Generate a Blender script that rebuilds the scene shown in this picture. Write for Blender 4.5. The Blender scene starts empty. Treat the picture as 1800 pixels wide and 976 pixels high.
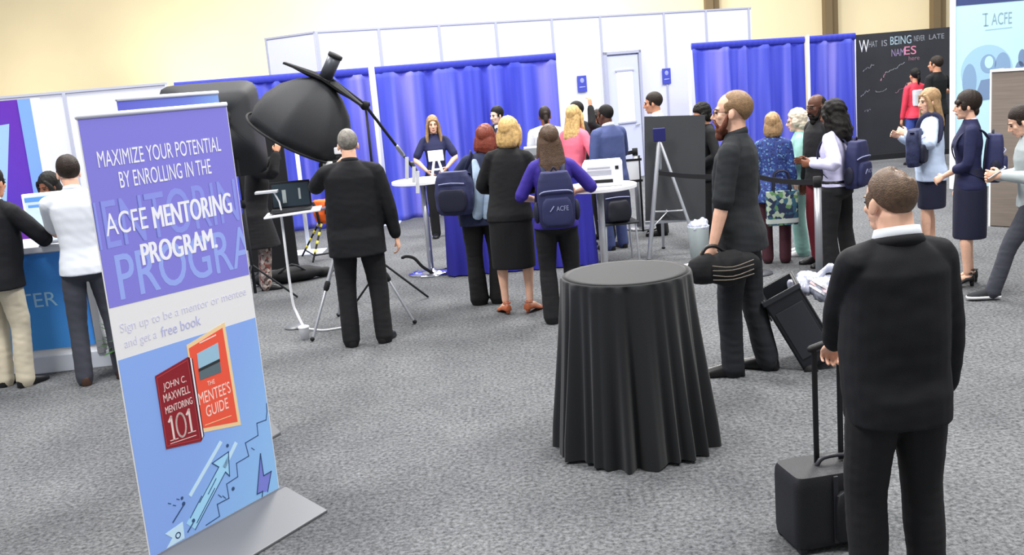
import bpy, bmesh, math, random
import numpy as np
from mathutils import Vector, Matrix, Euler, Quaternion
random.seed(7); np.random.seed(7)
PI = math.pi
SC = bpy.context.scene
COL = SC.collection

# ------------------------------------------------------------------ camera, world, lights
cam_data = bpy.data.cameras.new('camera'); cam_data.sensor_width = 36.0; cam_data.lens = 35.0
cam_data.clip_end = 200
cam = bpy.data.objects.new('camera', cam_data); COL.objects.link(cam)
cam.matrix_world = (Matrix.Translation((0, 0, 2.08)) @ Matrix.Rotation(PI/2 - math.atan(0.2), 4, 'X')
                    @ Matrix.Rotation(math.radians(-4.86), 4, 'Z'))
SC.camera = cam
SC.view_settings.view_transform = 'Standard'
SC.view_settings.look = 'None'
SC.view_settings.gamma = 1.0
SC.view_settings.exposure = 0.50
SC.view_settings.use_curve_mapping = False
world = bpy.data.worlds.new('hall_light'); SC.world = world; world.use_nodes = True
bg = world.node_tree.nodes['Background']
bg.inputs[0].default_value = (0.97, 0.98, 1.0, 1); bg.inputs[1].default_value = 0.42
def area(name, loc, size, power, rot=(0, 0, 0), color=(1, 0.98, 0.96), sizey=None):
    l = bpy.data.lights.new(name, 'AREA'); l.size = size; l.energy = power; l.color = color
    if sizey: l.shape = 'RECTANGLE'; l.size_y = sizey
    o = bpy.data.objects.new(name, l); COL.objects.link(o); o.location = loc; o.rotation_euler = rot
    return o
for lx, ly, pw in ((-5, 3, 420), (4, 3, 420), (-5, 11, 520), (4, 11, 520), (0, 19, 620), (9, 18, 330), (0, 27, 500)):
    area('ceiling_lamp', (lx, ly, 9.5), 3.0, pw * 1.75)
for lx, pw in ((-14, 34), (-9, 52), (-5, 44), (1.5, 40), (7, 14), (12, 14)): area('wall_uplight', (lx, 28.6, 2.6), 2.5, pw, (math.radians(150), 0, 0), (1, .93, .78))

# ------------------------------------------------------------------ helpers
def lin(h):
    h = h.lstrip('#'); r = []
    for i in (0, 2, 4):
        c = int(h[i:i+2], 16) / 255.0
        r.append(c / 12.92 if c <= 0.04045 else ((c + 0.055) / 1.055) ** 2.4)
    return (r[0], r[1], r[2], 1.0)

MATS = {}
def mat(key, hexc, rough=0.6, metal=0.0, bump=0.0, bscale=200.0, var=0.0, vscale=6.0, spec=0.4, sheen=0.0, trans=0.0, alpha=1.0):
    if key in MATS: return MATS[key]
    m = bpy.data.materials.new(key); m.use_nodes = True
    nt = m.node_tree; b = nt.nodes['Principled BSDF']
    c = lin(hexc)
    b.inputs['Base Color'].default_value = c
    b.inputs['Roughness'].default_value = rough
    b.inputs['Metallic'].default_value = metal
    b.inputs['Specular IOR Level'].default_value = spec
    if sheen: b.inputs['Sheen Weight'].default_value = sheen
    if trans: b.inputs['Transmission Weight'].default_value = trans
    if alpha < 1: b.inputs['Alpha'].default_value = alpha
    tc = nt.nodes.new('ShaderNodeTexCoord')
    if var:
        n = nt.nodes.new('ShaderNodeTexNoise'); n.inputs['Scale'].default_value = vscale; n.inputs['Detail'].default_value = 5
        nt.links.new(tc.outputs['Object'], n.inputs['Vector'])
        r = nt.nodes.new('ShaderNodeValToRGB')
        r.color_ramp.elements[0].position = 0.3; r.color_ramp.elements[1].position = 0.7
        r.color_ramp.elements[0].color = tuple(x * (1 - var) for x in c[:3]) + (1,)
        r.color_ramp.elements[1].color = tuple(min(1, x * (1 + var)) for x in c[:3]) + (1,)
        nt.links.new(n.outputs['Fac'], r.inputs['Fac']); nt.links.new(r.outputs['Color'], b.inputs['Base Color'])
    if bump:
        n2 = nt.nodes.new('ShaderNodeTexNoise'); n2.inputs['Scale'].default_value = bscale; n2.inputs['Detail'].default_value = 2
        nt.links.new(tc.outputs['Object'], n2.inputs['Vector'])
        bp = nt.nodes.new('ShaderNodeBump'); bp.inputs['Strength'].default_value = bump; bp.inputs['Distance'].default_value = 0.01
        nt.links.new(n2.outputs['Fac'], bp.inputs['Height']); nt.links.new(bp.outputs['Normal'], b.inputs['Normal'])
    MATS[key] = m
    return m

def spotted(key, base, spots, scale=30.0, thr=0.55):
    """printed / woven fabric with blotches of other colours"""
    if key in MATS: return MATS[key]
    m = bpy.data.materials.new(key); m.use_nodes = True; nt = m.node_tree; b = nt.nodes['Principled BSDF']
    tc = nt.nodes.new('ShaderNodeTexCoord'); v = nt.nodes.new('ShaderNodeTexVoronoi'); v.inputs['Scale'].default_value = scale
    nt.links.new(tc.outputs['Object'], v.inputs['Vector'])
    r = nt.nodes.new('ShaderNodeValToRGB'); r.color_ramp.interpolation = 'CONSTANT'
    sep = nt.nodes.new('ShaderNodeSeparateColor'); nt.links.new(v.outputs['Color'], sep.inputs['Color'])
    r.color_ramp.elements[0].color = lin(base); r.color_ramp.elements[1].position = thr
    r.color_ramp.elements[1].color = lin(spots[0])
    for i, s in enumerate(spots[1:]):
        e = r.color_ramp.elements.new(thr + (1 - thr) * (i + 1) / len(spots)); e.color = lin(s)
    nt.links.new(sep.outputs['Red'], r.inputs['Fac']); nt.links.new(r.outputs['Color'], b.inputs['Base Color'])
    b.inputs['Roughness'].default_value = 0.8
    MATS[key] = m
    return m

def tag(o, label=None, cat=None, group=None, kind=None):
    if label: o['label'] = label
    if cat: o['category'] = cat
    if group: o['group'] = group
    if kind: o['kind'] = kind
    return o

def thing(name, label, cat, loc=(0, 0, 0), rotz=0.0, group=None):
    o = bpy.data.objects.new(name, None); COL.objects.link(o)
    o.location = loc; o.rotation_euler = (0, 0, rotz); o.empty_display_size = 0.1
    return tag(o, label, cat, group)

class MB:
    """collects shapes, builds ONE mesh object"""
    def __init__(s): s.v = []; s.f = []; s.n = 0
    def add(s, verts, faces):
        verts = np.asarray(verts, float).reshape(-1, 3); o = s.n
        s.v.append(verts); s.f += [tuple(i + o for i in f) for f in faces]; s.n += len(verts); return s
    def loft(s, rings, closed=True, caps=True):
        n = len(rings[0]); k = len(rings); V = np.concatenate([np.asarray(r, float) for r in rings]); F = []
        for i in range(k - 1):
            for j in range(n if closed else n - 1):
                a = i*n + j; b = i*n + (j+1) % n
                F.append((a, b, b + n, a + n))
        if caps:
            F.append(tuple(range(n - 1, -1, -1))); F.append(tuple((k-1)*n + j for j in range(n)))
        return s.add(V, F)
    def ell(s, c, r, rot=None, n=16, m=10):
        rings = []
        c = np.array(c, float)
        for i in range(m + 1):
            t = -PI/2 + PI * (i + 0.001 * (i == 0) * 60 - 0.001 * (i == m) * 60) / m
            a = np.arange(n) * 2 * PI / n
            p = np.stack([r[0]*math.cos(t)*np.cos(a), r[1]*math.cos(t)*np.sin(a), np.full(n, r[2]*math.sin(t))], 1)
            if rot is not None: p = p @ np.array(rot.to_matrix() if isinstance(rot, Euler) else rot.to_3x3()).T
            rings.append(p + c)
        return s.loft(rings)
    def tube(s, pts, rad, n=12, sub=0, ry=None, round_ends=True):
        P = [np.array(p, float) for p in pts]; R = [rad]*len(P) if np.isscalar(rad) else list(rad)
        if sub and len(P) > 2: P, R = smooth_path(P, R, sub)
        if round_ends:
            d0 = P[0]-P[1]; d0 /= np.linalg.norm(d0)+1e-9; d1 = P[-1]-P[-2]; d1 /= np.linalg.norm(d1)+1e-9
            r0, r1 = R[0], R[-1]
            P = [P[0]+d0*r0*.95, P[0]+d0*r0*.7] + P + [P[-1]+d1*r1*.7, P[-1]+d1*r1*.95]
            R = [r0*.3, r0*.72] + R + [r1*.72, r1*.3]
        rings = []; u = None
        for i, p in enumerate(P):
            a = P[max(0, i-1)]; b = P[min(len(P)-1, i+1)]; t = b - a; t = t/(np.linalg.norm(t)+1e-9)
            if u is None:
                u = np.cross(t, (0, 0, 1.0));
                if np.linalg.norm(u) < 0.05: u = np.cross(t, (0, 1.0, 0))
            u = u - t*np.dot(u, t); u /= np.linalg.norm(u)+1e-9; w = np.cross(t, u)
            an = np.arange(n)*2*PI/n
            rings.append(p + R[i]*(np.cos(an)[:, None]*u + (ry or 1.0)*np.sin(an)[:, None]*w))
        return s.loft(rings)
    def box(s, c, d, rot=None):
        x, y, z = d[0]/2, d[1]/2, d[2]/2
        V = np.array([(-x,-y,-z),(x,-y,-z),(x,y,-z),(-x,y,-z),(-x,-y,z),(x,-y,z),(x,y,z),(-x,y,z)])
        if rot is not None: V = V @ np.array(rot.to_matrix() if isinstance(rot, Euler) else rot.to_3x3()).T
        return s.add(V + np.array(c, float), [(0,3,2,1),(4,5,6,7),(0,1,5,4),(1,2,6,5),(2,3,7,6),(3,0,4,7)])
    def cyl(s, c0, c1, r0, r1=None, n=20):
        return s.tube([c0, c1], [r0, r1 if r1 is not None else r0], n=n, round_ends=False)
    def lathe(s, prof, c=(0, 0, 0), n=32):
        a = np.arange(n)*2*PI/n; rings = []
        for r, z in prof: rings.append(np.stack([c[0]+r*np.cos(a), c[1]+r*np.sin(a), np.full(n, c[2]+z)], 1))
        return s.loft(rings)
    def mesh(s, name):
        me = bpy.data.meshes.new(name)
        me.from_pydata(np.concatenate(s.v).tolist(), [], s.f); me.update(); return me
    def build(s, name, m, parent=None, smooth=True, bevel=0.0, fix=True):
        me = s.mesh(name)
        if fix:
            bm = bmesh.new(); bm.from_mesh(me); bmesh.ops.recalc_face_normals(bm, faces=bm.faces); bm.to_mesh(me); bm.free()
        return link(name, me, m, parent, smooth, bevel)

def link(name, me, m, parent=None, smooth=True, bevel=0.0):
    o = bpy.data.objects.new(name, me); COL.objects.link(o)
    if m is not None: me.materials.append(m)
    if smooth:
        me.polygons.foreach_set('use_smooth', [True]*len(me.polygons))
        if smooth == 'auto':
            me.set_sharp_from_angle(angle=math.radians(40))
    if bevel:
        b = o.modifiers.new('bevel', 'BEVEL'); b.width = bevel; b.segments = 2; b.limit_method = 'ANGLE'
    if parent: o.parent = parent
    return o

def smooth_path(P, R, sub):
    Q = []; S = []
    n = len(P)
    for i in range(n-1):
        p0 = P[max(0, i-1)]; p1 = P[i]; p2 = P[i+1]; p3 = P[min(n-1, i+2)]
        for k in range(sub):
            t = k/sub
            Q.append(0.5*((2*p1)+(-p0+p2)*t+(2*p0-5*p1+4*p2-p3)*t*t+(-p0+3*p1-3*p2+p3)*t**3))
            S.append(R[i]*(1-t)+R[i+1]*t)
    Q.append(P[-1]); S.append(R[-1]); return Q, S

def ring(cx, cy, z, rx, ry, n=28, e=2.3):
    a = np.arange(n)*2*PI/n; c = np.cos(a); s = np.sin(a)
    return np.stack([cx + rx*np.sign(c)*np.abs(c)**(2/e), cy + ry*np.sign(s)*np.abs(s)**(2/e), np.full(n, z)], 1)

def remesh(mb, voxel, it=4, name='m'):
    me = mb.mesh(name); o = bpy.data.objects.new('tmp', me); COL.objects.link(o)
    r = o.modifiers.new('r', 'REMESH'); r.mode = 'VOXEL'; r.voxel_size = voxel
    if it:
        s = o.modifiers.new('s', 'SMOOTH'); s.factor = 0.5; s.iterations = it
    dg = bpy.context.evaluated_depsgraph_get()
    out = bpy.data.meshes.new_from_object(o.evaluated_get(dg)); out.name = name
    bpy.data.objects.remove(o); bpy.data.meshes.remove(me)
    return out

def pnoise(P, f, seed=0):
    rs = np.random.RandomState(seed); r = np.zeros(len(P))
    for k in range(7):
        d = rs.normal(size=3); d /= np.linalg.norm(d)
        r += np.sin((P*np.array(f)) @ d * (1 + 0.35*k) + rs.rand()*6.28 + 1.3*np.sin((P*np.array(f)) @ rs.normal(size=3)*0.6))
    return r/7.0

def displace(me, amp, f, seed=0, fn=None):
    n = len(me.vertices); co = np.empty(n*3); me.vertices.foreach_get('co', co); co = co.reshape(-1, 3)
    no = np.empty(n*3); me.vertices.foreach_get('normal', no); no = no.reshape(-1, 3)
    d = fn(co) if fn else pnoise(co, f, seed)
    co = co + no*(amp*d)[:, None]; me.vertices.foreach_set('co', co.reshape(-1)); me.update()

def text(body, x0, x1, z0, z1, m, parent, name='lettering', y=-0.001, ext=0.0006, bold=0.0, clip=None, M=None):
    """lettering fitted into a rectangle of the local XZ plane, readable from -Y"""
    cu = bpy.data.curves.new(name, 'FONT'); cu.body = body; cu.size = 1.0; cu.extrude = 0.0; cu.resolution_u = 4
    o = bpy.data.objects.new('tmp', cu); COL.objects.link(o)
    dg = bpy.context.evaluated_depsgraph_get(); me = bpy.data.meshes.new_from_object(o.evaluated_get(dg))
    bpy.data.objects.remove(o); bpy.data.curves.remove(cu)
    n = len(me.vertices); co = np.empty(n*3); me.vertices.foreach_get('co', co); co = co.reshape(-1, 3)
    lo = co.min(0); hi = co.max(0); sx = (x1-x0)/(hi[0]-lo[0]); sz = (z1-z0)/(hi[1]-lo[1])
    bw = bold*0.5
    q = np.stack([x0+(co[:, 0]-lo[0])*sx, np.full(n, y), z0+(co[:, 1]-lo[1])*sz], 1)
    me.vertices.foreach_set('co', q.reshape(-1)); me.update()
    bm = bmesh.new(); bm.from_mesh(me)
    if clip:
        for px, nx in ((clip[0], -1), (clip[1], 1)):
            bmesh.ops.bisect_plane(bm, geom=bm.verts[:]+bm.edges[:]+bm.faces[:], plane_co=(px, 0, 0), plane_no=(nx, 0, 0), clear_outer=True)
    if bold:
        src = bm.copy(); tm = bpy.data.meshes.new('t'); src.to_mesh(tm); src.free()
        for k in (-1, 1):
            n0 = len(bm.verts); bm.from_mesh(tm); bm.verts.ensure_lookup_table()
            for v in bm.verts[n0:]: v.co.x += k*bold*(x1-x0)*0.12; v.co.y -= 0.00004*k
        bpy.data.meshes.remove(tm)
    r = bmesh.ops.extrude_face_region(bm, geom=bm.faces[:])
    for v in r['geom']:
        if isinstance(v, bmesh.types.BMVert): v.co.y -= ext
    bmesh.ops.recalc_face_normals(bm, faces=bm.faces)
    if M is not None: bmesh.ops.transform(bm, matrix=M, verts=bm.verts)
    bm.to_mesh(me); bm.free(); me.name = name
    return link(name, me, m, parent, smooth=False)

def poly(pts, m, parent, name, y=-0.001, ext=0.0006):
    mb = MB(); n = len(pts)
    V = [(p[0], y, p[1]) for p in pts] + [(p[0], y-ext, p[1]) for p in pts]
    mb.add(V, [tuple(range(n)), tuple(range(2*n-1, n-1, -1))] + [(i, (i+1) % n, n+(i+1) % n, n+i) for i in range(n)])
    return mb.build(name, m, parent, smooth=False)

def strokes(lines, w, m, parent, name, y=-0.001, ext=0.0006):
    mb = MB()
    for L in lines:
        for (x0, z0), (x1, z1) in zip(L[:-1], L[1:]):
            d = math.hypot(x1-x0, z1-z0)+1e-9; nx, nz = -(z1-z0)/d*w/2, (x1-x0)/d*w/2
            ex, ez = (x1-x0)/d*w/2, (z1-z0)/d*w/2
            q = [(x0-ex+nx, z0-ez+nz), (x0-ex-nx, z0-ez-nz), (x1+ex-nx, z1+ez-nz), (x1+ex+nx, z1+ez+nz)]
            V = [(p[0], y, p[1]) for p in q] + [(p[0], y-ext, p[1]) for p in q]
            mb.add(V, [(0,1,2,3), (7,6,5,4), (0,4,5,1), (1,5,6,2), (2,6,7,3), (3,7,4,0)])
    return mb.build(name, m, parent, smooth=False)

# ------------------------------------------------------------------ the setting
def carpet():
    m = bpy.data.materials.new('carpet'); m.use_nodes = True; nt = m.node_tree; b = nt.nodes['Principled BSDF']
    tc = nt.nodes.new('ShaderNodeTexCoord')
    def noise(scale, detail, rough=0.6):
        n = nt.nodes.new('ShaderNodeTexNoise'); n.inputs['Scale'].default_value = scale; n.inputs['Detail'].default_value = detail
        n.inputs['Roughness'].default_value = rough
        nt.links.new(tc.outputs['Object'], n.inputs['Vector']); return n
    a = noise(42, 4, 0.75); d = noise(1.6, 5, .7)
    r = nt.nodes.new('ShaderNodeValToRGB'); r.color_ramp.elements[0].position = 0.32; r.color_ramp.elements[1].position = 0.68
    r.color_ramp.elements[0].color = (0.034, 0.036, 0.038, 1); r.color_ramp.elements[1].color = (0.200, 0.206, 0.212, 1)
    nt.links.new(a.outputs['Fac'], r.inputs['Fac'])
    r2 = nt.nodes.new('ShaderNodeValToRGB'); r2.color_ramp.elements[0].position = 0.3; r2.color_ramp.elements[1].position = 0.7
    r2.color_ramp.elements[0].color = (0.78, 0.78, 0.80, 1); r2.color_ramp.elements[1].color = (1.08, 1.08, 1.08, 1)
    nt.links.new(d.outputs['Fac'], r2.inputs['Fac'])
    mx = nt.nodes.new('ShaderNodeMix'); mx.data_type = 'RGBA'; mx.blend_type = 'MULTIPLY'; mx.inputs['Factor'].default_value = 1
    nt.links.new(r.outputs['Color'], mx.inputs['A']); nt.links.new(r2.outputs['Color'], mx.inputs['B'])
    nt.links.new(mx.outputs['Result'], b.inputs['Base Color'])
    b.inputs['Roughness'].default_value = 0.95; b.inputs['Specular IOR Level'].default_value = 0.1
    bp = nt.nodes.new('ShaderNodeBump'); bp.inputs['Strength'].default_value = 0.5; bp.inputs['Distance'].default_value = 0.01
    nt.links.new(a.outputs['Fac'], bp.inputs['Height']); nt.links.new(bp.outputs['Normal'], b.inputs['Normal'])
    return m
tag(MB().box((2, 16, -0.05), (60, 44, 0.1)).build('floor', carpet(), smooth=False), kind='structure')
M_cream = mat('cream_wall', 'f3e4be', 0.9, var=0.04, vscale=0.5)
tag(MB().box((4, 31, 6), (70, 0.3, 12)).build('wall_back', M_cream, smooth=False), kind='structure')
M_col = mat('column_tan', '7d6c50', 0.8)
for i, (x, z) in enumerate(((6.55, 0), (10.1, 0), (13.35, 0))):
    tag(MB().box((x, 30.7, 6), (0.22, 0.3, 12)).box((x+0.2, 30.75, 6), (0.22, 0.2, 12)).build('trim_%d' % (i+1), M_col, smooth=False), kind='structure')
# white partition walls of the exhibit rooms
M_panel = mat('white_panel', 'dee1ec', 0.5)
M_alu = mat('aluminium', 'b9bcc2', 0.35, 0.8)
M_white = mat('white_plastic', 'eef0f4', 0.45)
def wall_run(name, p, q, z, seams, t=0.08, lip=True):
    p = Vector(p); q = Vector(q); L = (q-p).length; a = math.atan2(q.y-p.y, q.x-p.x)
    o = MB().box((L/2, t/2, z/2), (L, t, z)).build(name, M_panel, smooth=False)
    o.location = (p.x, p.y, 0); o.rotation_euler = (0, 0, a); tag(o, kind='structure')
    f = MB()
    for s in seams: f.box((s, -0.006, z/2), (0.045, 0.02, z))
    if lip: f.box((L/2, t/2, z+0.015), (L, t+0.03, 0.03))
    fo = f.build('panel_frame', mat('panel_frame_grey', 'b4b8c8', 0.4), o, smooth=False)
    return o
w1 = wall_run('wall_partition_front', (-2.84, 16.55), (5.29, 20.79), 3.05, [0.03, 1.1, 2.2, 3.3, 4.45, 5.5, 6.97, 8.0, 9.1])
wall_run('wall_partition_side', (-3.82, 17.35), (-2.86, 16.6), 3.05, [0.03])
wall_run('wall_partition_left', (-7.5, 13.05), (-4.2, 13.0), 2.36, [1.0, 2.0], lip=True)
# door in the partition
wa = math.atan2(4.24, 8.13)
def on_w1(s, off=-0.03): return Vector((-2.84 + s*math.cos(wa) + off*-math.sin(wa), 16.55 + s*math.sin(wa) + off*math.cos(wa), 0))
d = thing('door_1', None, None, on_w1(5.92), wa); d['kind'] = 'structure'; del_keys = [k for k in ('label', 'category') if k in d]
M_door = mat('door_white', 'cfd5e4', 0.45)
MB().box((0, 0, 1.16), (0.70, 0.05, 2.32)).build('door_leaf', M_door, d, smooth=False)
f = MB().box((-0.39, -0.01, 1.2), (0.05, 0.08, 2.4)).box((0.39, -0.01, 1.2), (0.05, 0.08, 2.4)).box((0, -0.01, 2.375), (0.83, 0.08, 0.05))
f.build('door_frame', mat('panel_frame_grey', ''), d, smooth=False)
glass = mat('door_lite', 'fbfcff', 0.15)
MB().box((0.02, -0.03, 1.55), (0.36, 0.02, 0.95)).build('door_window', glass, d, smooth=False)
MB().box((0.02, -0.035, 2.04), (0.42, 0.03, 0.03)).box((0.02, -0.035, 1.06), (0.42, 0.03, 0.03)).build('window_bead', mat('panel_frame_grey', ''), d, smooth=False)
MB().tube([(0.28, -0.06, 1.0), (0.2, -0.06, 1.0)], 0.012).build('door_handle', M_alu, d)
M_sblue = mat('sign_blue', '4a54b8', 0.4)
for s, z, lab in ((5.0, 1.86, 'small blue sign on the white wall left of the door'), (6.95, 1.86, 'small blue sign on the white wall right of the door')):
    t = thing('wall_sign', lab, 'sign', on_w1(s, -0.025), wa, 'blue door signs'); t.location.z = z
    MB().box((0, 0, 0), (0.2, 0.012, 0.3)).build('sign_plate', M_sblue, t, smooth=False, bevel=0.004)
    MB().ell((0, -0.007, 0.06), (0.045, 0.004, 0.045)).build('sign_symbol', mat('sign_pale', '9aa4ea', 0.5), t)
    MB().box((0, -0.007, -0.06), (0.13, 0.004, 0.02)).build('sign_print', mat('sign_pale', '9aa4ea', 0.5), t)

# ------------------------------------------------------------------ blue drapes on poles
M_dr = mat('drape_blue', '5d68d5', 0.75)
def drape_mat():
    """sheer woven cloth: a little of the light from behind comes through"""
    nt = M_dr.node_tree; b = nt.nodes['Principled BSDF']; out = nt.nodes['Material Output']
    tc = nt.nodes.new('ShaderNodeTexCoord'); mp = nt.nodes.new('ShaderNodeMapping'); mp.inputs['Scale'].default_value = (3.2, 1, .10)
    n = nt.nodes.new('ShaderNodeTexNoise'); n.inputs['Scale'].default_value = 1.0; n.inputs['Detail'].default_value = 3.5
    r = nt.nodes.new('ShaderNodeValToRGB'); r.color_ramp.elements[0].position = .34; r.color_ramp.elements[1].position = .68
    r.color_ramp.elements[0].color = lin('454fc2'); r.color_ramp.elements[1].color = lin('a09cec'); e = r.color_ramp.elements.new(.5); e.color = lin('6670da')  # pale streaks: sheen of the folds put into the colour, with overlapping sheer cloth
    nt.links.new(tc.outputs['Object'], mp.inputs[0]); nt.links.new(mp.outputs[0], n.inputs[0]); nt.links.new(n.outputs['Fac'], r.inputs[0]); nt.links.new(r.outputs[0], b.inputs['Base Color'])
    b.inputs['Roughness'].default_value = .8; b.inputs['Specular IOR Level'].default_value = .15
    t = nt.nodes.new('ShaderNodeBsdfTranslucent'); t.inputs[0].default_value = lin('7a80ee')
    mx = nt.nodes.new('ShaderNodeMixShader'); mx.inputs[0].default_value = 0.35
    nt.links.new(b.outputs[0], mx.inputs[1]); nt.links.new(t.outputs[0], mx.inputs[2]); nt.links.new(mx.outputs[0], out.inputs[0])
drape_mat()
M_hem = mat('drape_header', '2f38ac', 0.75)
def drape(p, q, zp, zq, seed, label, group):
    p = Vector(p); q = Vector(q); L = (q-p).length; a = math.atan2(q.y-p.y, q.x-p.x)
    t = thing('curtain', label, 'curtain', (p.x, p.y, 0), a, group)
    rs = np.random.RandomState(seed); nx = int(L*46); nz = 26
    xs = np.linspace(0, L, nx); ph = rs.rand(4)*6.28
    warp = xs + 0.09*np.sin(xs*2.3+ph[3]) + 0.05*np.sin(xs*5.1+ph[2])
    V = []; F = []
    for k in range(nz+1):
        tt = k/nz
        for i, x in enumerate(xs):
            zt = zp + (zq-zp)*x/L - 0.10
            amp = 0.022 + 0.05*min(1, (1-tt)*2)
            y = amp*(np.sin(warp[i]*14+ph[0]+0.5*tt) + 0.6*np.sin(warp[i]*27+ph[1]-0.8*tt) + 0.5*np.sin(warp[i]*6.1+ph[2]))
            V.append((x, y, 0.03 + (zt-0.03)*tt))
    for k in range(nz):
        for i in range(nx-1):
            F.append((k*nx+i, k*nx+i+1, (k+1)*nx+i+1, (k+1)*nx+i))
    o = MB().add(V, F).build('cloth', M_dr, t, fix=False)
    so = o.modifiers.new('thick', 'SOLIDIFY'); so.thickness = 0.004
    # gathered pole pocket along the top
    rings = []
    for i, x in enumerate(xs):
        zt = zp + (zq-zp)*x/L; g = 0.006*math.sin(x*60+ph[0])
        an = np.arange(10)*2*PI/10
        rings.append(np.stack([np.full(10, x), (0.03+g)*np.cos(an), zt-0.06+(0.062)*np.sin(an)], 1))
    MB().loft(rings).build('pole_pocket', M_hem, t)
    return t
def drape_pole(x, y, z, label):
    t = thing('drape_pole', label, 'pole', (x, y, 0), 0, 'white drape poles')
    MB().cyl((0, 0, 0.012), (0, 0, z), 0.027).ell((0, 0, z), (0.03, 0.03, 0.02)).build('pole', M_white, t)
    MB().box((0, 0, 0.006), (0.42, 0.42, 0.012)).build('base_plate', mat('plate_white', 'cfdcf2', 0.4), t, smooth=False, bevel=0.003)
A0, A1, A2 = (-4.75, 15.12), (-1.88, 15.62), (0.985, 16.13)
g = 'blue drape panels of the booth backs'
drape(A0, A1, 2.43, 2.42, 1, 'royal blue drape panel behind the black softbox', g)
drape((A1[0]+0.05, A1[1]+0.01), A2, 2.42, 2.41, 2, 'royal blue drape panel behind the staffed table, ends at white wall', g)
B0, B1, B2 = (3.46, 17.75), (5.62, 18.22), (6.55, 18.40)
drape(B0, (B1[0]-0.05, B1[1]), 2.41, 2.37, 3, 'wide royal blue drape panel behind the bearded man', g)
drape(B1, B2, 2.37, 2.36, 4, 'narrow royal blue drape panel beside the blackboard', g)
drape_pole(A1[0], A1[1]-0.12, 2.42, 'white pole standing between the two left blue drapes')
drape_pole(B1[0]-0.02, B1[1]-0.12, 2.37, 'white pole standing between the two right blue drapes')
drape_pole(B0[0]-0.06, B0[1], 2.41, 'white pole at the left end of the right blue drape')
drape_pole(-2.70, 13.3, 1.85, 'short white upright beside the black backdrop')

# ------------------------------------------------------------------ chalkboard wall
bbm = mat('chalkboard', '2c2e34', 0.7, var=0.12, vscale=2.5)
t = thing('chalkboard', 'tall black chalkboard wall with white and pink chalk writing', 'chalkboard', (6.68, 18.78, 0))
bw = 1.83
MB().box((bw/2, 0.06, 1.20), (bw, 0.1, 2.25)).build('board', bbm, t, smooth=False)
MB().box((-0.035, 0.03, 1.19), (0.07, 0.16, 2.30)).build('side_post', M_white, t, smooth=False)
MB().box((bw/2, 0.02, 0.05), (bw, 0.32, 0.1)).build('foot_rail', mat('board_foot', '1b1c20', 0.5), t, smooth=False)
ch_w = mat('chalk_white', 'd9dbe2', 0.9); ch_b = mat('chalk_blue', '9fb6c4', 0.9); ch_p = mat('chalk_pink', 'd985a2', 0.9); ch_g = mat('chalk_grey', '8d909a', 0.9)
text('W', 0.08, 0.26, 2.00, 2.22, ch_w, t, 'chalk_writing', y=0.008); text('HAT', 0.26, 0.42, 2.08, 2.19, ch_g, t, 'chalk_writing', y=0.008)
text('IS', 0.50, 0.60, 2.08, 2.19, ch_g, t, 'chalk_writing', y=0.008); text('BEING', 0.66, 1.05, 2.09, 2.24, ch_b, t, 'chalk_writing', y=0.008, bold=0.01)
text('NEVER', 1.10, 1.30, 2.12, 2.22, ch_g, t, 'chalk_writing', y=0.008); text('LATE', 1.38, 1.66, 2.13, 2.22, ch_g, t, 'chalk_writing', y=0.008)
text('NAM', 0.68, 0.92, 1.88, 2.01, mat('chalk_mauve', '8f7fa6', 0.9), t, 'chalk_writing', y=0.008); text('ES', 0.92, 1.14, 1.89, 2.04, ch_p, t, 'chalk_writing', y=0.008, bold=0.015)
text('here', 1.0, 1.2, 1.78, 1.86, mat('chalk_dim', '8b6a7c', 0.9), t, 'chalk_writing', y=0.008)
rs = random.Random(3)
for (cx, cz, w, h, mm) in ((0.25, 1.72, 0.2, 0.1, ch_g), (0.75, 1.66, 0.34, 0.16, ch_g), (0.52, 1.52, 0.1, 0.12, mat('chalk_rose', 'b890a0', 0.9)), (0.18, 1.25, 0.16, 0.14, ch_g), (0.48, 1.26, 0.2, 0.03, ch_g), (0.22, 0.92, 0.1, 0.03, ch_g), (0.9, 1.3, 0.3, 0.2, mat('chalk_dim', ''))):
    L = [(cx - w/2 + w*i/9, cz - h/2 + h*i/9 + rs.uniform(-.03, .03)) for i in range(10)]
    strokes([L], 0.012, mm, t, 'chalk_writing', y=0.008)

# ------------------------------------------------------------------ tall pale blue fabric banner wall
t = thing('fabric_banner_wall', 'tall pale blue banner wall with round photo print and dark header', 'banner', (6.42, 14.1, 0), -0.02)
pb = mat('banner_pale_blue', 'bfe6f6', 0.6)
MB().box((1.0, 0.05, 1.27), (2.0, 0.06, 2.54)).build('fabric', pb, t, smooth=False)
MB().box((1.0, 0.05, 2.90), (2.0, 0.07, 0.72)).build('header', mat('header_navy', '3d4a78', 0.6), t, smooth=False)
MB().box((-0.02, 0.05, 1.63), (0.04, 0.1, 3.26)).build('frame_post', M_white, t, smooth=False)
text('ACFE', 0.42, 0.82, 2.595, 2.85, M_white, t, y=0.014)
lg = mat('print_grey_blue', '8ba6b6', 0.7); lp = mat('print_light_blue', 'a3cbe4', 0.7); lm = mat('print_mid_blue', '86a6c8', 0.7); ld = mat('print_slate', '7790b4', 0.7)
text('ACFE', 0.50, 0.78, 2.24, 2.40, lg, t, y=0.018); strokes([[(0.42, 2.24), (0.42, 2.40)], [(0.40, 2.24), (0.45, 2.24)], [(0.38, 2.40), (0.44, 2.40)]], 0.016, lg, t, 'logo_mark', y=0.018)
strokes([[(0.42, 2.18), (0.78, 2.19)]], 0.012, lp, t, 'tagline_print', y=0.018)
circ = [(0.44+0.36*math.cos(a), 1.62+0.36*math.sin(a)) for a in np.linspace(0, 2*PI, 40)[:-1]]
poly(circ, lp, t, 'round_print', y=0.018)
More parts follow.
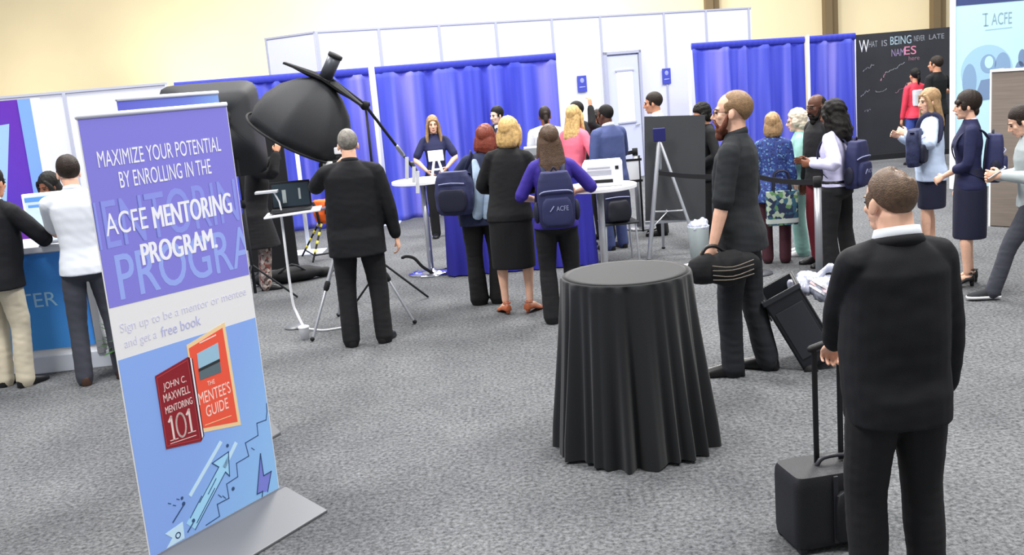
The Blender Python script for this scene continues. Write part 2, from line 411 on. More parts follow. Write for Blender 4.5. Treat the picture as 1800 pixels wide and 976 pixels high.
def blob(cx, cz, rx, rz, m, nm='figure_print', y=0.0165, half=False):
    an = np.linspace(0, PI if half else 2*PI, 24)[:-1 if not half else None]
    poly([(cx+rx*math.cos(a), cz+rz*math.sin(a)) for a in an], m, t, nm, y=y)
blob(0.20, 1.50, 0.10, 0.24, lm); blob(0.46, 1.72, 0.11, 0.13, lm); blob(0.66, 1.66, 0.11, 0.2, lm); blob(0.47, 1.74, 0.06, 0.085, pb, y=0.0155)
poly([(0.26, 1.22), (0.36, 1.50), (0.56, 1.52), (0.66, 1.24)], ld, t, 'figure_print', y=0.015)
blob(0.93, 1.76, 0.055, 0.12, ld); blob(0.90, 1.58, 0.07, 0.14, ld); blob(1.06, 1.85, 0.045, 0.07, lm); poly([(0.98, 1.50), (0.97, 1.70), (1.1, 1.76), (1.22, 1.5)], ld, t, 'figure_print', y=0.0165)

# brown wood-grain counter on the right
def wood():
    m = bpy.data.materials.new('grey_brown_wood'); m.use_nodes = True; nt = m.node_tree; b = nt.nodes['Principled BSDF']
    tc = nt.nodes.new('ShaderNodeTexCoord'); mp = nt.nodes.new('ShaderNodeMapping'); mp.inputs['Scale'].default_value = (1.2, 1.2, 26)
    n = nt.nodes.new('ShaderNodeTexNoise'); n.inputs['Scale'].default_value = 2; n.inputs['Detail'].default_value = 5
    r = nt.nodes.new('ShaderNodeValToRGB'); r.color_ramp.elements[0].color = lin('685d54'); r.color_ramp.elements[1].color = lin('8c8177')
    nt.links.new(tc.outputs['Object'], mp.inputs[0]); nt.links.new(mp.outputs[0], n.inputs[0]); nt.links.new(n.outputs['Fac'], r.inputs[0]); nt.links.new(r.outputs[0], b.inputs['Base Color'])
    b.inputs['Roughness'].default_value = 0.6
    return m
t = thing('partition_cabinet', 'grey brown wood partition cabinet with a white end panel', 'cabinet', (5.40, 11.0, 0), -0.9)
MB().box((0.6, 0.12, 0.86), (1.2, 0.22, 1.70)).build('body', wood(), t, smooth=False)
MB().box((-0.01, 0.16, 0.865), (0.02, 0.30, 1.73)).build('end_panel', M_white, t, smooth=False)
MB().box((0.6, 0.12, 1.715), (1.2, 0.25, 0.02)).build('top_trim', M_white, t, smooth=False)

# ------------------------------------------------------------------ people
SKIN = {}
def skin(key, hexc):
    m = mat('skin_'+key, hexc, 0.5, spec=0.3, var=0.05, vscale=30)
    return m
M_eye = mat('eye_dark', '20160f', 0.2); M_lip = mat('lip', 'b06a62', 0.5); M_lipd = mat('lip_dark', '6b3f38', 0.5)

def sstep(a, b, x):
    t = min(1, max(0, (x-a)/(b-a))); return t*t*(3-2*t)

class Body:
    """posed skeleton in local space: X right, Y forward, Z up, scaled to the height h"""
    def __init__(B, x, y, ang, h, **k):
        B.root_pos = Vector((x, y, 0)); B.h = h; B.s = h/1.75; B.k = k
        B.M = Matrix.Translation(B.root_pos) @ Matrix.Rotation(ang, 4, 'Z'); B.Mi = B.M.inverted(); B.ang = ang
        fem = k.get('fem', False); B.fem = fem
        B.fx = k.get('fx', 0.94 if fem else 1.0); B.fy = k.get('fy', 1.0); B.belly = k.get('belly', 0.0)
        B.lean = k.get('lean', 0.0); B.side = k.get('side', 0.0); B.twist = k.get('twist', 0.0)
        B.shw = k.get('shw', 0.158 if fem else 0.188); B.drop = k.get('drop', 0.0)
        hy, hp, hr = k.get('head', (0, 0, 0))       # yaw (+ = to own left), pitch (+ = down), roll
        s = B.s
        nb = B.U((0, -0.012, 1.49))
        R = Matrix.Rotation(B.twist*0.9, 3, 'Z') @ Matrix.Rotation(hy, 3, 'Z') @ Matrix.Rotation(-hp, 3, 'X') @ Matrix.Rotation(hr + B.side*0.3, 3, 'Y')
        B.HR = R
        hc = Vector(nb) + R @ Vector((0, 0.030, 0.134))
        B.HM = Matrix.Translation(hc) @ R.to_4x4(); B.neck0 = Vector(nb)
        B.voxel = k.get('vox', 0.0055)
        # arms
        B.arm = {}
        for sd, nm in ((1, 'R'), (-1, 'L')):
            sh = Vector(B.U((sd*B.shw, -0.008, 1.405)))
            tgt = k.get('hand'+nm)
            if tgt is None: tgt = B.U((sd*(B.shw+0.075+0.03*B.belly), 0.04, 0.86)); hint = Vector((sd*0.3, -1, 0))
            else:
                hint = Vector(k.get('elbow'+nm, (sd*0.8, -0.5, -0.7)))
                tgt = B.Mi @ Vector(tgt[1:]) / s if tgt[0] == 'w' else Vector(tgt)
            e, w = ik(sh, Vector(tgt), 0.295, 0.255, hint)
            B.arm[nm] = (sh, e, w)
        # legs
        B.leg = {}
        for sd, nm in ((1, 'R'), (-1, 'L')):
            hp_ = Vector((sd*(0.088 if not fem else 0.09)*B.fx, 0, 0.90-B.drop))
            ft = k.get('foot'+nm, (sd*0.10, 0.0, 0.0, sd*0.15))   # x, y, lift, toe-out (+ = to the right)
            an = Vector((ft[0], ft[1], 0.085+ft[2]+k.get('heel', 0.0)))
            kn, an2 = ik(hp_, an, 0.416, 0.402, Vector((sd*0.15 + math.sin(ft[3]), 1, 0.1)))
            B.leg[nm] = (hp_, kn, an2, ft[3])
    def U(B, p):
        """bend of the upper body (metres of the 1.75 m figure)"""
        x, y, z = p; w = sstep(0.80, 1.12, z)
        v = Vector((x, y, z-0.93))
        v = Matrix.Rotation(B.twist*sstep(0.9, 1.3, z), 3, 'Z') @ v
        v = Matrix.Rotation(B.side*w, 3, 'Y') @ (Matrix.Rotation(-B.lean*w, 3, 'X') @ v)
        return np.array((v.x, v.y, v.z+0.93 - B.drop))
    def sec(B, rows, grow=0.0, n=28, e=2.3):
        out = []
        for z, rx, ry, yo in rows:
            bz = B.belly*math.exp(-((z-1.03)/0.16)**2)
            r = ring(0, yo + 0.55*bz*0.12, z, (rx*(B.fx if z < 1.47 else 1)+grow)*(1+0.30*bz), (ry*B.fy+grow)*(1+0.55*bz), n, e)
            out.append(np.array([B.U(p) for p in r]))
        return out
    def W(B, p):
        """local point (1.75 m figure) to the world"""
        return B.M @ (Vector(p)*B.s)
    def fin(B, me, name, m, parent):
        me.transform(Matrix.Scale(B.s, 4)); return link(name, me, m, parent)

def ik(a, t, l1, l2, hint):
    d = t-a; L = d.length; mx = (l1+l2)*0.998
    if L > mx: d *= mx/L; L = mx; t = a+d
    u = d.normalized(); h = hint - u*hint.dot(u)
    if h.length < 1e-4: h = Vector((0, 1, 0)) - u*u.y
    h.normalize()
    c = (l1*l1 + L*L - l2*l2)/(2*L); q = math.sqrt(max(0, l1*l1-c*c))
    return a + u*c + h*q, t

BODY_M = [(0.80, .05, .05, 0), (0.83, .125, .095, -.005), (0.90, .158, .112, -.012), (0.97, .158, .108, -.008), (1.06, .140, .100, 0), (1.16, .146, .106, .004),
          (1.28, .168, .118, .004), (1.37, .170, .108, -.004), (1.43, .140, .086, -.012), (1.475, .085, .066, -.014), (1.51, .055, .055, -.012)]
BODY_F = [(0.80, .05, .05, 0), (0.83, .130, .098, -.005), (0.90, .170, .118, -.015), (0.97, .158, .108, -.008), (1.07, .125, .090, 0), (1.16, .132, .098, .006),
          (1.27, .150, .120, .014), (1.36, .148, .098, 0), (1.43, .120, .076, -.012), (1.475, .075, .058, -.014), (1.51, .048, .048, -.012)]

def hand_shape(mb, w, d, n, sd, curl=0.5, size=1.0):
    d = Vector(d).normalized(); n = Vector(n); n = (n - d*n.dot(d)).normalized()
    th = (d.cross(n))*sd; th.normalize()
    q = lambda a, b, c: Vector(w) + (d*a + th*b + n*c)*size
    R = []
    for a, hw, tt in ((-0.012, .024, .019), (0.015, .030, .018), (0.05, .040, .016), (0.085, .041, .014), (0.098, .036, .010)):
        an = np.arange(12)*2*PI/12
        R.append(np.array([tuple(q(a, hw*math.cos(t), tt*math.sin(t))) for t in an]))
    mb.loft(R)
    for i, (b, L, r) in enumerate(((.0315, .072, .0088), (.0105, .080, .0092), (-.0105, .075, .0088), (-.031, .058, .0078))):
        p = q(0.086, b, 0); P = [q(0.06, b*0.9, 0), p]; c = 0.15; dd = d + th*(b*2.2)
        for j, f in enumerate((0.46, 0.30, 0.24)):
            c += curl*(0.55 + 0.35*(j > 0)) + 0.04*i
            dirv = (dd*math.cos(c) + n*math.sin(c)).normalized(); p = p + dirv*L*f*size; P.append(p)
        mb.tube(P, [r*1.05*size, r*size*1.05, r*size, r*.95*size, r*.85*size], n=8)
    t0 = q(0.02, .026, .004); t1 = q(0.048, .052, .014); t2 = q(0.075, .058, .024 + .012*curl); t3 = q(0.098, .052, .034 + .02*curl)
    mb.tube([t0, t1, t2, t3], [.0135*size, .0125*size, .0105*size, .009*size], n=8)

def make_person(B, label, skinm, hair=None, hairm=None, parts=None, cat='person', brow=None, beard=None, glasses=False, lips=None):
    k = B.k; s = B.s; fem = B.fem
    root = thing('person', label, cat, tuple(B.root_pos), B.ang)
    # ---- body: one continuous surface
    mb = MB()
    mb.loft(B.sec(BODY_F if fem else BODY_M))
    nb = B.neck0; hm = B.HM; nr = 0.049 if fem else 0.058*k.get('neckf', 1.0)
    top = hm @ Vector((0, -0.025, -0.05))
    mb.tube([nb - Vector((0, 0, 0.04)), nb, (nb+top)/2, top], [nr*1.25, nr*1.05, nr, nr], n=14)
    for nm, sd in (('R', 1), ('L', -1)):
        sh, e, w = B.arm[nm]; af = 0.86 if fem else 1.0
        af *= k.get('armf', 1.0)
        mid = sh.lerp(e, .45); fo = e.lerp(w, .3)
        mb.tube([sh, mid, e, fo, w], [.056*af, .050*af, .040*af, .042*af, .027*af], n=12, sub=3)
        d = (w-e).normalized()
        d = Vector(k.get('hdir'+nm, d)); n = Vector(k.get('palm'+nm, (-sd, 0.15, 0)))
        hand_shape(mb, w + d*0.012, d, n, sd, k.get('curl'+nm, k.get('curl', 0.42)), 0.92 if fem else 1.0)
        hpj, kn, an, toe = B.leg[nm]; lf = k.get('legf', 0.95 if fem else 1.0)
        mb.tube([hpj, hpj.lerp(kn, .5), kn, kn.lerp(an, .32), kn.lerp(an, .75), an], [.083*lf, .070*lf, .052*lf, .054*lf, .038*lf, .034*lf], n=12, sub=3)
        fd = Vector((math.sin(toe), math.cos(toe), 0)); hl = k.get('heel', 0.0)
        mb.tube([an - fd*0.035 - Vector((0, 0, .045)), an + fd*0.05 - Vector((0, 0, .045 + hl*.35)), an + fd*0.115 - Vector((0, 0, .062 + hl*.9)), an + fd*.15 - Vector((0, 0, .066 + hl))], [.028, .030, .026, .018], n=10)
    # head
    hq = MB()
    ff = 0.94 if fem else 1.0
    hq.ell((0, -.012, .030), (.076*ff, .096, .090)); hq.ell((0, .022, -.025), (.063*ff, .073, .085)); hq.ell((0, .034, -.078), (.050*ff, .052, .040))
    hq.ell((0, .062, -.100), (.024, .024, .018)); hq.ell((0, .074, .024), (.048*ff, .018, .012))
    hq.tube([(0, .090, .012), (0, .103, -.012), (0, .112, -.030)], [.0085, .0095, .0125], n=8); hq.ell((0, .100, -.036), (.018, .010, .008))
    hq.ell((0, .083, -.066), (.024, .013, .010)); hq.ell((.040*ff, .060, -.022), (.022, .020, .02)); hq.ell((-.040*ff, .060, -.022), (.022, .020, .02))
    for sd in (1, -1): hq.ell((sd*.076*ff, -.006, -.012), (.010, .019, .031), Euler((0.15, 0, sd*-.35)))
    V = np.concatenate(hq.v); V = np.array([tuple(hm @ Vector(v)) for v in V]); mb.add(V, hq.f)
    body = B.fin(remesh(mb, B.voxel, 3, 'body'), 'body', skinm, root)
    body_child = lambda m_, nm_, mm_: B.fin(xf(m_, hm).mesh(nm_), nm_, mm_, body)
    for sd in (1, -1):
        body_child(MB().ell((sd*.030*ff, .0845, .004), (.0125, .009, .0065), n=10, m=6), 'eye', M_eye)
        if brow is not None or hairm is not None:
            body_child(MB().tube([(sd*.014, .0925, .024), (sd*.030, .0905, .028), (sd*.046, .078, .023)], [.0035, .004, .003], n=6), 'eyebrow', brow or hairm)
    body_child(MB().tube([(-.021, .089, -.066), (0, .0965, -.065), (.021, .089, -.066)], [.004, .0055, .004], n=8), 'lips', lips or M_lip)
    if hair: HAIR[hair](B, root, hairm)
    if beard: make_beard(B, root, beard)
    if glasses:
        g = MB()
        for sd in (1, -1):
            an = np.linspace(0, 2*PI, 16)
            g.tube([(sd*.031+.022*math.cos(a), .103-.004*abs(math.cos(a)), .004+.016*math.sin(a)) for a in an], .0018, n=5)
            g.tube([(sd*.053, .100, .008), (sd*.074, .05, .008), (sd*.079, .0, .006)], .002, n=5)
        g.tube([(-.009, .106, .006), (.009, .106, .006)], .0018, n=5)
        B.fin(xf(g, hm).mesh('glasses'), 'glasses', mat('glasses_dark', '3a2420', 0.3), root)
    for p in parts or []: p(B, root)
    B.root = root
    return root

def xf(mb, M):
    V = np.concatenate(mb.v); R = np.array(M.to_3x3()); t = np.array(M.translation)
    mb.v = [V @ R.T + t]; return mb

# ---- hair
def cap(mb, grow=0.010, back=0.014, up=0.012, plane=((0, .066, .052), (0, -.10, -.075)), ff=1.0, rz=.092):
    """skull cap cut by a slanted plane from hairline to nape"""
    n0 = 28; m0 = 18; rings = []
    a = Vector(plane[0]); b = Vector(plane[1]); d = (b-a).normalized(); nrm = Vector((0, d.z, -d.y));
    if nrm.z < 0: nrm = -nrm
    c = np.array((0, -.012-back, .030+up)); r = np.array((.076*ff+grow, .096+grow, rz+grow))
    for i in range(m0+1):
        t = -PI/2 + PI*min(max(i/m0, .01), .99); an = np.arange(n0)*2*PI/n0
        p = np.stack([r[0]*math.cos(t)*np.cos(an), r[1]*math.cos(t)*np.sin(an), np.full(n0, r[2]*math.sin(t))], 1) + c
        for j in range(n0):
            q = Vector(p[j]); ds = (q-a).dot(nrm)
            if ds < 0: q = q - nrm*ds; q = Vector((q.x*.97, q.y, q.z)); p[j] = q
        rings.append(p)
    mb.loft(rings)
def hair_fin(B, root, mb, m, amp=0.004, vox=0.005, it=3, name='hair', freq=(60, 60, 8)):
    me = remesh(mb, vox, it, name)
    displace(me, amp, freq, seed=int(abs(B.root_pos.x*100)) % 97)
    me.transform(B.HM); return B.fin(me, name, m, root)
def h_short(B, root, m):
    ff = .94 if B.fem else 1; mb = MB(); cap(mb, .010, .014, .010, ((0, .070, .062), (0, -.10, -.070)), ff)
    for sd in (1, -1): mb.ell((sd*.072*ff, .022, .012), (.010, .020, .034))
    hair_fin(B, root, mb, m, .003)
def h_buzz(B, root, m):
    mb = MB(); cap(mb, .004, .008, .004, ((0, .058, .062), (0, -.10, -.065)))
    for sd in (1, -1): mb.ell((sd*.0735, .018, .005), (.006, .018, .030))
    hair_fin(B, root, mb, m, .0015)
def h_reced(B, root, m):
    """hair of back and sides, bare forehead far up"""
    mb = MB(); cap(mb, .006, .020, .004, ((0, .038, .106), (0, -.10, -.072)))
    for sd in (1, -1): mb.ell((sd*.068, .006, .040), (.012, .034, .030)); mb.ell((sd*.0725, .024, .012), (.006, .010, .022))
    hair_fin(B, root, mb, m, .0018)
def h_thin(B, root, m):
    """short hair with a bare patch on the crown"""
    mb = MB(); cap(mb, .006, .012, .004, ((0, .050, .075), (0, -.10, -.070)))
    for sd in (1, -1): mb.ell((sd*.073, .016, .010), (.007, .022, .036))
    me = remesh(mb, .004, 3, 'hair')
    bm = bmesh.new(); bm.from_mesh(me)
    cv = Vector((0.022, -.066, .108))
    for v in bm.verts:
        dd = (v.co - cv).length; w_ = 1 - sstep(.030, .058 + 0.006*math.sin(v.co.x*200), dd)
        if w_ > 0: v.co -= (v.co - Vector((0, -.015, .03))).normalized()*.016*w_
    bm.to_mesh(me); bm.free()
    displace(me, .0015, (60, 60, 20), 3)
    me.transform(B.HM); B.fin(me, 'hair', m, root)
def h_fringe(B, root, m):
    """short woman's cut with a heavy fringe"""
    mb = MB(); cap(mb, .016, .010, .012, ((0, .080, .040), (0, -.10, -.085)), .94)
    for sd in (1, -1): mb.ell((sd*.070, .030, .005), (.014, .030, .045)); mb.ell((sd*.045, .080, .035), (.035, .018, .025))
    mb.ell((0, -.075, -.05), (.055, .03, .05))
    hair_fin(B, root, mb, m, .005)
def h_bob(B, root, m):
    mb = MB(); cap(mb, .020, .014, .014, ((0, .068, .055), (0, -.10, -.10)), .94)
    R = []
    for z, rx, ry, yo in ((.06, .080, .075, -.04), (.0, .096, .082, -.045), (-.05, .102, .085, -.045), (-.09, .100, .078, -.05), (-.12, .088, .060, -.055), (-.135, .06, .04, -.06)):
        R.append(ring(0, yo, z, rx, ry, 24, 2.4))
    mb.loft(R)
    for sd in (1, -1): mb.tube([(sd*.060, .060, .065), (sd*.082, .040, .01), (sd*.085, .035, -.06), (sd*.072, .04, -.115)], [.020, .024, .024, .014], n=10, sub=3)
    me_cut(mb)
    hair_fin(B, root, mb, m, .007, freq=(75, 75, 10))
def me_cut(mb): pass
def h_curl(B, root, m):
    """full short curls"""
    mb = MB(); cap(mb, .022, .016, .016, ((0, .064, .058), (0, -.10, -.09)), .94)
    mb.ell((0, -.06, -.04), (.088, .065, .075))
    for sd in (1, -1): mb.ell((sd*.078, .010, -.005), (.026, .045, .055))
    hair_fin(B, root, mb, m, .008, freq=(70, 70, 60))
def h_long(B, root, m, length=0.30, wide=1.0, front=True):
    mb = MB(); cap(mb, .016, .012, .012, ((0, .070, .058), (0, -.10, -.10)), .94)
    R = []
    prof = ((.06, .076, .07, -.035), (-.02, .092*wide, .072, -.045), (-.08, .100*wide, .062, -.055), (-.14, .105*wide, .050, -.070), (-.20, .110*wide, .042, -.085), (-.20-(length-.2)*.6, .105*wide, .036, -.092), (-length, .075*wide, .026, -.088), (-length-.025, .03, .012, -.085))
    for z, rx, ry, yo in prof: R.append(ring(0, yo, z, rx, ry, 24, 2.5))
    mb.loft(R)
    if front:
        for sd in (1, -1): mb.tube([(sd*.050, .066, .070), (sd*.080, .045, .01), (sd*.088, .03, -.08), (sd*.098, .035, -.17), (sd*.092, .05, -.25)], [.016, .022, .026, .026, .012], n=10, sub=3)
    hair_fin(B, root, mb, m, .006, freq=(80, 80, 6))
def h_vlong(B, root, m): h_long(B, root, m, 0.38, 1.08, True)
def h_mass(B, root, m):
    """thick dark wavy hair falling to the shoulders"""
    mb = MB(); cap(mb, .026, .016, .016, ((0, .060, .060), (0, -.10, -.10)), .96)
    R = []
    for z, rx, ry, yo in ((.06, .085, .08, -.045), (-.02, .112, .092, -.06), (-.09, .125, .095, -.072), (-.16, .13, .085, -.088), (-.22, .115, .065, -.098), (-.27, .07, .035, -.1)): R.append(ring(0, yo, z, rx, ry, 24, 2.3))
    mb.loft(R)
    for sd in (1, -1): mb.tube([(sd*.055, .055, .075), (sd*.090, .03, .0), (sd*.10, .01, -.1), (sd*.10, .0, -.19)], [.022, .030, .034, .018], n=10, sub=3)
    hair_fin(B, root, mb, m, .011, freq=(45, 45, 38))
def h_tied(B, root, m):
    ff = .94; mb = MB(); cap(mb, .010, .014, .010, ((0, .066, .060), (0, -.10, -.080)), ff)
    mb.ell((0, -.118, .030), (.035, .035, .035)); mb.tube([(0, -.12, .02), (0, -.14, -.06), (0, -.12, -.15)], [.028, .03, .012], n=10, sub=3)
    hair_fin(B, root, mb, m, .003)
def h_none(B, root, m):
    mb = MB(); cap(mb, .0025, .010, -.012, ((0, .0, .045), (0, -.10, -.060)))
    hair_fin(B, root, mb, m, .0005, vox=.004, it=2)
HAIR = dict(short=h_short, buzz=h_buzz, reced=h_reced, thin=h_thin, fringe=h_fringe, bob=h_bob, curl=h_curl, long=h_long, vlong=h_vlong, mass=h_mass, tied=h_tied, none=h_none)
def make_beard(B, root, m):
    mb = MB(); mb.ell((0, .048, -.098), (.050, .050, .040)); mb.ell((0, .068, -.135), (.034, .030, .034))
    for sd in (1, -1): mb.tube([(sd*.066, .018, -.02), (sd*.062, .03, -.06), (sd*.045, .05, -.095)], [.010, .016, .02], n=8, sub=2)
    mb.tube([(-.036, .082, -.075), (-.024, .096, -.052), (0, .105, -.050), (.024, .096, -.052), (.036, .082, -.075)], [.010, .0085, .008, .0085, .010], n=8, sub=2)
    hair_fin(B, root, mb, m, .003, name='beard', freq=(80, 80, 30))

# ---- clothes
def cloth(B, mb, name, m, root, vox=None, amp=0.0035, freq=(14, 14, 22), it=7, seed=0):
    vox = vox or (0.008 if B.voxel < .0065 else .010)
    me = remesh(mb, vox, it, name)
    if amp:
        sd_ = seed + int(abs(B.root_pos.y*37)) % 50
        displace(me, amp, (freq[0]*.75, freq[1]*.75, freq[2]*.42), sd_); displace(me, amp*.42, (freq[0]*2.1, freq[1]*2.1, freq[2]*2.4), sd_+1)
    return B.fin(me, name, m, root)

def top_rows(fem, hem, flare=0.0, cut='jacket'):
    base = BODY_F if fem else BODY_M
    g = .022 if cut == 'jacket' else .013
    rows = []
    zs = [z for z in (hem, hem+.06, .82, .90, .97, 1.06, 1.16, 1.28, 1.37, 1.43, 1.475) if z >= hem - 1e-6]
    zs = sorted(set(round(z, 3) for z in zs))
    bz = [r[0] for r in base]
    for z in zs:
        zz = max(z, .90)
        rx = np.interp(zz, bz, [r[1] for r in base]); ry = np.interp(zz, bz, [r[2] for r in base]); yo = np.interp(zz, bz, [r[3] for r in base])
        gg = g + (0.018 if (cut == 'jacket' and 1.0 < z < 1.2) else 0) + flare*max(0, (1.0-z))
        if z < .93: rx = max(rx, .165 if fem else .16); ry = max(ry, .118)
        if z > 1.42: gg *= .75
        rows.append((z, rx+gg, ry+gg, yo))
    rows.append((1.505, .060+g*.55 if not fem else .052+g*.55, .060+g*.55 if not fem else .052+g*.55, -.012))
    return rows
def top(name, m, hem=.80, sleeve='long', flare=.12, cut='jacket', amp=.0035, freq=(14, 14, 22), sl=1.0, neckz=None, hand_gap=0.02):
    def f(B, root):
        mb = MB(); mb.loft(B.sec(top_rows(B.fem, hem, flare, cut)))
        g = 1.16 if cut == 'jacket' else 1.06
        if B.fem: g *= .9
        # shoulders and neck slope
        nb = B.neck0
        for nm, sd in (('R', 1), ('L', -1)):
            sh, e, w = B.arm[nm]
            mb.tube([nb + Vector((sd*.030, -.004, -.022)), nb.lerp(sh, .35) + Vector((0, 0, -.010)), nb.lerp(sh, .7) + Vector((0, 0, -.006)), sh], [.046, .052, .056*g, .058*g], n=14)
            mid = sh.lerp(e, .45); fo = e.lerp(w, .35)
            if sleeve == 'long':
                end = w.lerp(e, hand_gap/0.255)
                mb.tube([sh, mid, e, fo, end], [.060*g*sl, .062*g*sl, .055*g*sl, .052*g*sl, .043*g*sl], n=14, sub=3, round_ends=True)
            elif sleeve == 'short':
                mb.tube([sh, mid, sh.lerp(e, .80)], [.058*g*sl, .063*g*sl, .064*g*sl], n=14, sub=3)
            elif sleeve == 'elbow':
                mb.tube([sh, mid, sh.lerp(e, .97)], [.059*g*sl, .063*g*sl, .064*g*sl], n=14, sub=3)
            elif sleeve == 'three':
                mb.tube([sh, mid, e, e.lerp(w, .45)], [.058*g*sl, .059*g*sl, .053*g*sl, .05*g*sl], n=14, sub=3)
        return cloth(B, mb, name, m, root, amp=amp, freq=freq)
    return f
def collar(m, name='shirt_collar', r=.064, h=.045, dz=0.0, tilt=-.25):
    def f(B, root):
        mb = MB(); nb = B.neck0; an = np.arange(24)*2*PI/24; R = []
        rr = r*(.84 if B.fem else 1)*B.k.get('neckf', 1.0)
        for a, b, t in ((1.0, 0, 0), (1.07, 0, 0), (1.12, .5, 0), (1.02, 1, 0), (.95, 1, 0), (.93, .3, 0)):
            q = np.stack([rr*a*np.cos(an), rr*a*np.sin(an), np.full(24, b*h) - tilt*rr*0 + 0.0], 1)
            q[:, 2] += -np.sin(an)*rr*(-tilt)*(-1) * 1.0 * (-1)
            R.append(q)
        mb.loft(R + [R[0]], caps=False)
        M = Matrix.Translation(nb + Vector((0, 0.002, -.016+dz))) @ (B.HR.to_4x4() if False else Matrix.Rotation(B.twist, 4, 'Z') @ Matrix.Rotation(-B.lean, 4, 'X'))
        return B.fin(xf(mb, M).mesh(name), name, m, root)
    return f
def trousers(name, m, w=1.0, hem=.05, flare=.0, topz=1.04, amp=.003, freq=(12, 12, 26)):
    def f(B, root):
        rows = [r for r in top_rows(B.fem, .80, 0.0, 'shirt') if r[0] <= topz+.001]
        rows = [(.795, .05, .05, 0), (.815, .11, .09, 0)] + [(z, rx-.004, ry-.004, yo) for z, rx, ry, yo in rows if z > .82]
        mb = MB(); mb.loft(B.sec(rows))
        for nm in ('R', 'L'):
            hp, kn, an, toe = B.leg[nm]
            bot = an + Vector((0, -.012, hem-.085-.0)) if hem < .2 else kn.lerp(an, max(0, 1-(hem-.085)/.40))
            mb.tube([hp, hp.lerp(kn, .45), kn, kn.lerp(bot, .5), bot], [.098*w, .091*w, .074*w, .070*w*(1+flare*.5), .069*w*(1+flare)], n=16, sub=4)
        return cloth(B, mb, name, m, root, amp=amp, freq=freq)
    return f
def skirt(name, m, hem=.48, rx=.20, ry=.15, topz=1.06, amp=.003):
    def f(B, root):
        rows = [(hem, rx, ry, -.01), (hem+.03, rx+.002, ry+.002, -.01), ((hem+.86)/2, (rx+.186)/2+.004, (ry+.14)/2+.004, -.012), (.86, .186, .142, -.014), (.96, .172, .128, -.01), (topz, .140, .108, 0)]
        mb = MB(); mb.loft(B.sec(rows)); return cloth(B, mb, name, m, root, amp=amp, freq=(16, 16, 6))
    return f
def shoes(m, L=.275, wd=.048, heel=0.0, open_=False, sole=None):
    def f(B, root):
        for nm in ('R', 'L'):
            hp, kn, an, toe = B.leg[nm]
            R = []
            rows = ((-.078, .020, .050), (-.070, .032, .075), (-.035, .037, .092), (.02, .038, .085), (.075, .043, .066), (.125, .047, .052), (.165, .041, .042), (.19, .026, .033), (.198, .010, .02))
            sc = L/.276
            base = an.z - .085
            for yy, hw, hh in rows:
                t = (yy+.078)/.276; lift = heel*(1-sstep(.25, .75, t)); an_ = np.linspace(0, 2*PI, 17)[:-1]
                x = hw*(wd/.047)*np.cos(an_); z = np.where(np.sin(an_) > 0, hh*np.sin(an_)**.8 if False else hh*np.abs(np.sin(an_))**.8, -.004*np.abs(np.sin(an_))**.3)
                if open_: z = z*(.55 if t > .15 else .8)
                R.append(np.stack([x, np.full(16, yy*sc), z + lift + .006], 1))
            mb = MB().loft(R)
            if heel > .02: mb.tube([(0, -.05*sc, heel+.005), (0, -.052*sc, .004)], [.024, .016], n=10, round_ends=False)
            if open_: mb.tube([(-.034, -.03, heel+.07), (0, .01, heel+.085), (.034, -.03, heel+.07), (0, -.062, heel+.075), (-.034, -.03, heel+.07)], .007, n=6, sub=3)
            M = Matrix.Translation((an.x, an.y, base - heel*0)) @ Matrix.Rotation(-toe, 4, 'Z')
            if B.k.get('heel', 0): M = Matrix.Translation((an.x, an.y, base - B.k['heel'])) @ Matrix.Rotation(-toe, 4, 'Z')
            o = B.fin(xf(mb, M).mesh('shoe'), 'shoe', m, root)
            if sole is not None:
                R2 = [np.stack([(r[:, 0])*1.06, r[:, 1]*1.02, np.clip(r[:, 2], -1, .0)*0 + np.where(np.sin(np.linspace(0, 2*PI, 17)[:-1]) > 0, .022, .0)], 1) for r in R]
                B.fin(xf(MB().loft(R2), M).mesh('sole'), 'sole', sole, o)
    return f
def lanyard(m):
    def f(B, root):
        g = .035
        P = [B.U((sx, yy, zz)) for sx, yy, zz in ((-.06, .02, 1.50), (-.075, .115, 1.38), (-.03, .15, 1.22), (0, .15, 1.12), (.03, .15, 1.22), (.075, .115, 1.38), (.06, .02, 1.50))]
        B.fin(MB().tube(P, .006, n=6, sub=3).mesh('lanyard'), 'lanyard', m, root)
        c = B.U((0, .155, 1.07)); B.fin(MB().box(c, (.09, .008, .11)).mesh('badge'), 'badge', M_white, root)
    return f
def belt(m, z=1.0, g=.018):
    def f(B, root):
        rows = [r for r in top_rows(B.fem, .90, 0, 'shirt')]
        zz = [r[0] for r in rows]; a = [np.interp(z, zz, [r[i] for r in rows]) for i in (1, 2, 3)]
        mb = MB().loft(B.sec([(z-.02, a[0]+.004, a[1]+.004, a[2]), (z+.02, a[0]+.004, a[1]+.004, a[2])])); B.fin(mb.mesh('belt'), 'belt', m, root)
    return f
def tie(m):
    def f(B, root):
        P = [B.U((0, yy, zz)) for yy, zz in ((.062, 1.47), (.115, 1.38), (.143, 1.25), (.142, 1.1))]
        B.fin(MB().tube(P, [.018, .022, .03, .034], n=8, sub=3, ry=.3).mesh('tie'), 'tie', m, root)
    return f
def shirt_front(m):
    """white shirt wedge in the open front of a jacket"""
    def f(B, root):
        R = [np.array([B.U(p) for p in ring(0, yo, z, hw, .02, 14, 2)]) for z, hw, yo in ((1.12, .004, .138), (1.25, .034, .128), (1.36, .05, .100), (1.44, .052, .066), (1.49, .045, .050))]
        B.fin(MB().loft(R).mesh('shirt_front'), 'shirt_front', m, root)
    return f
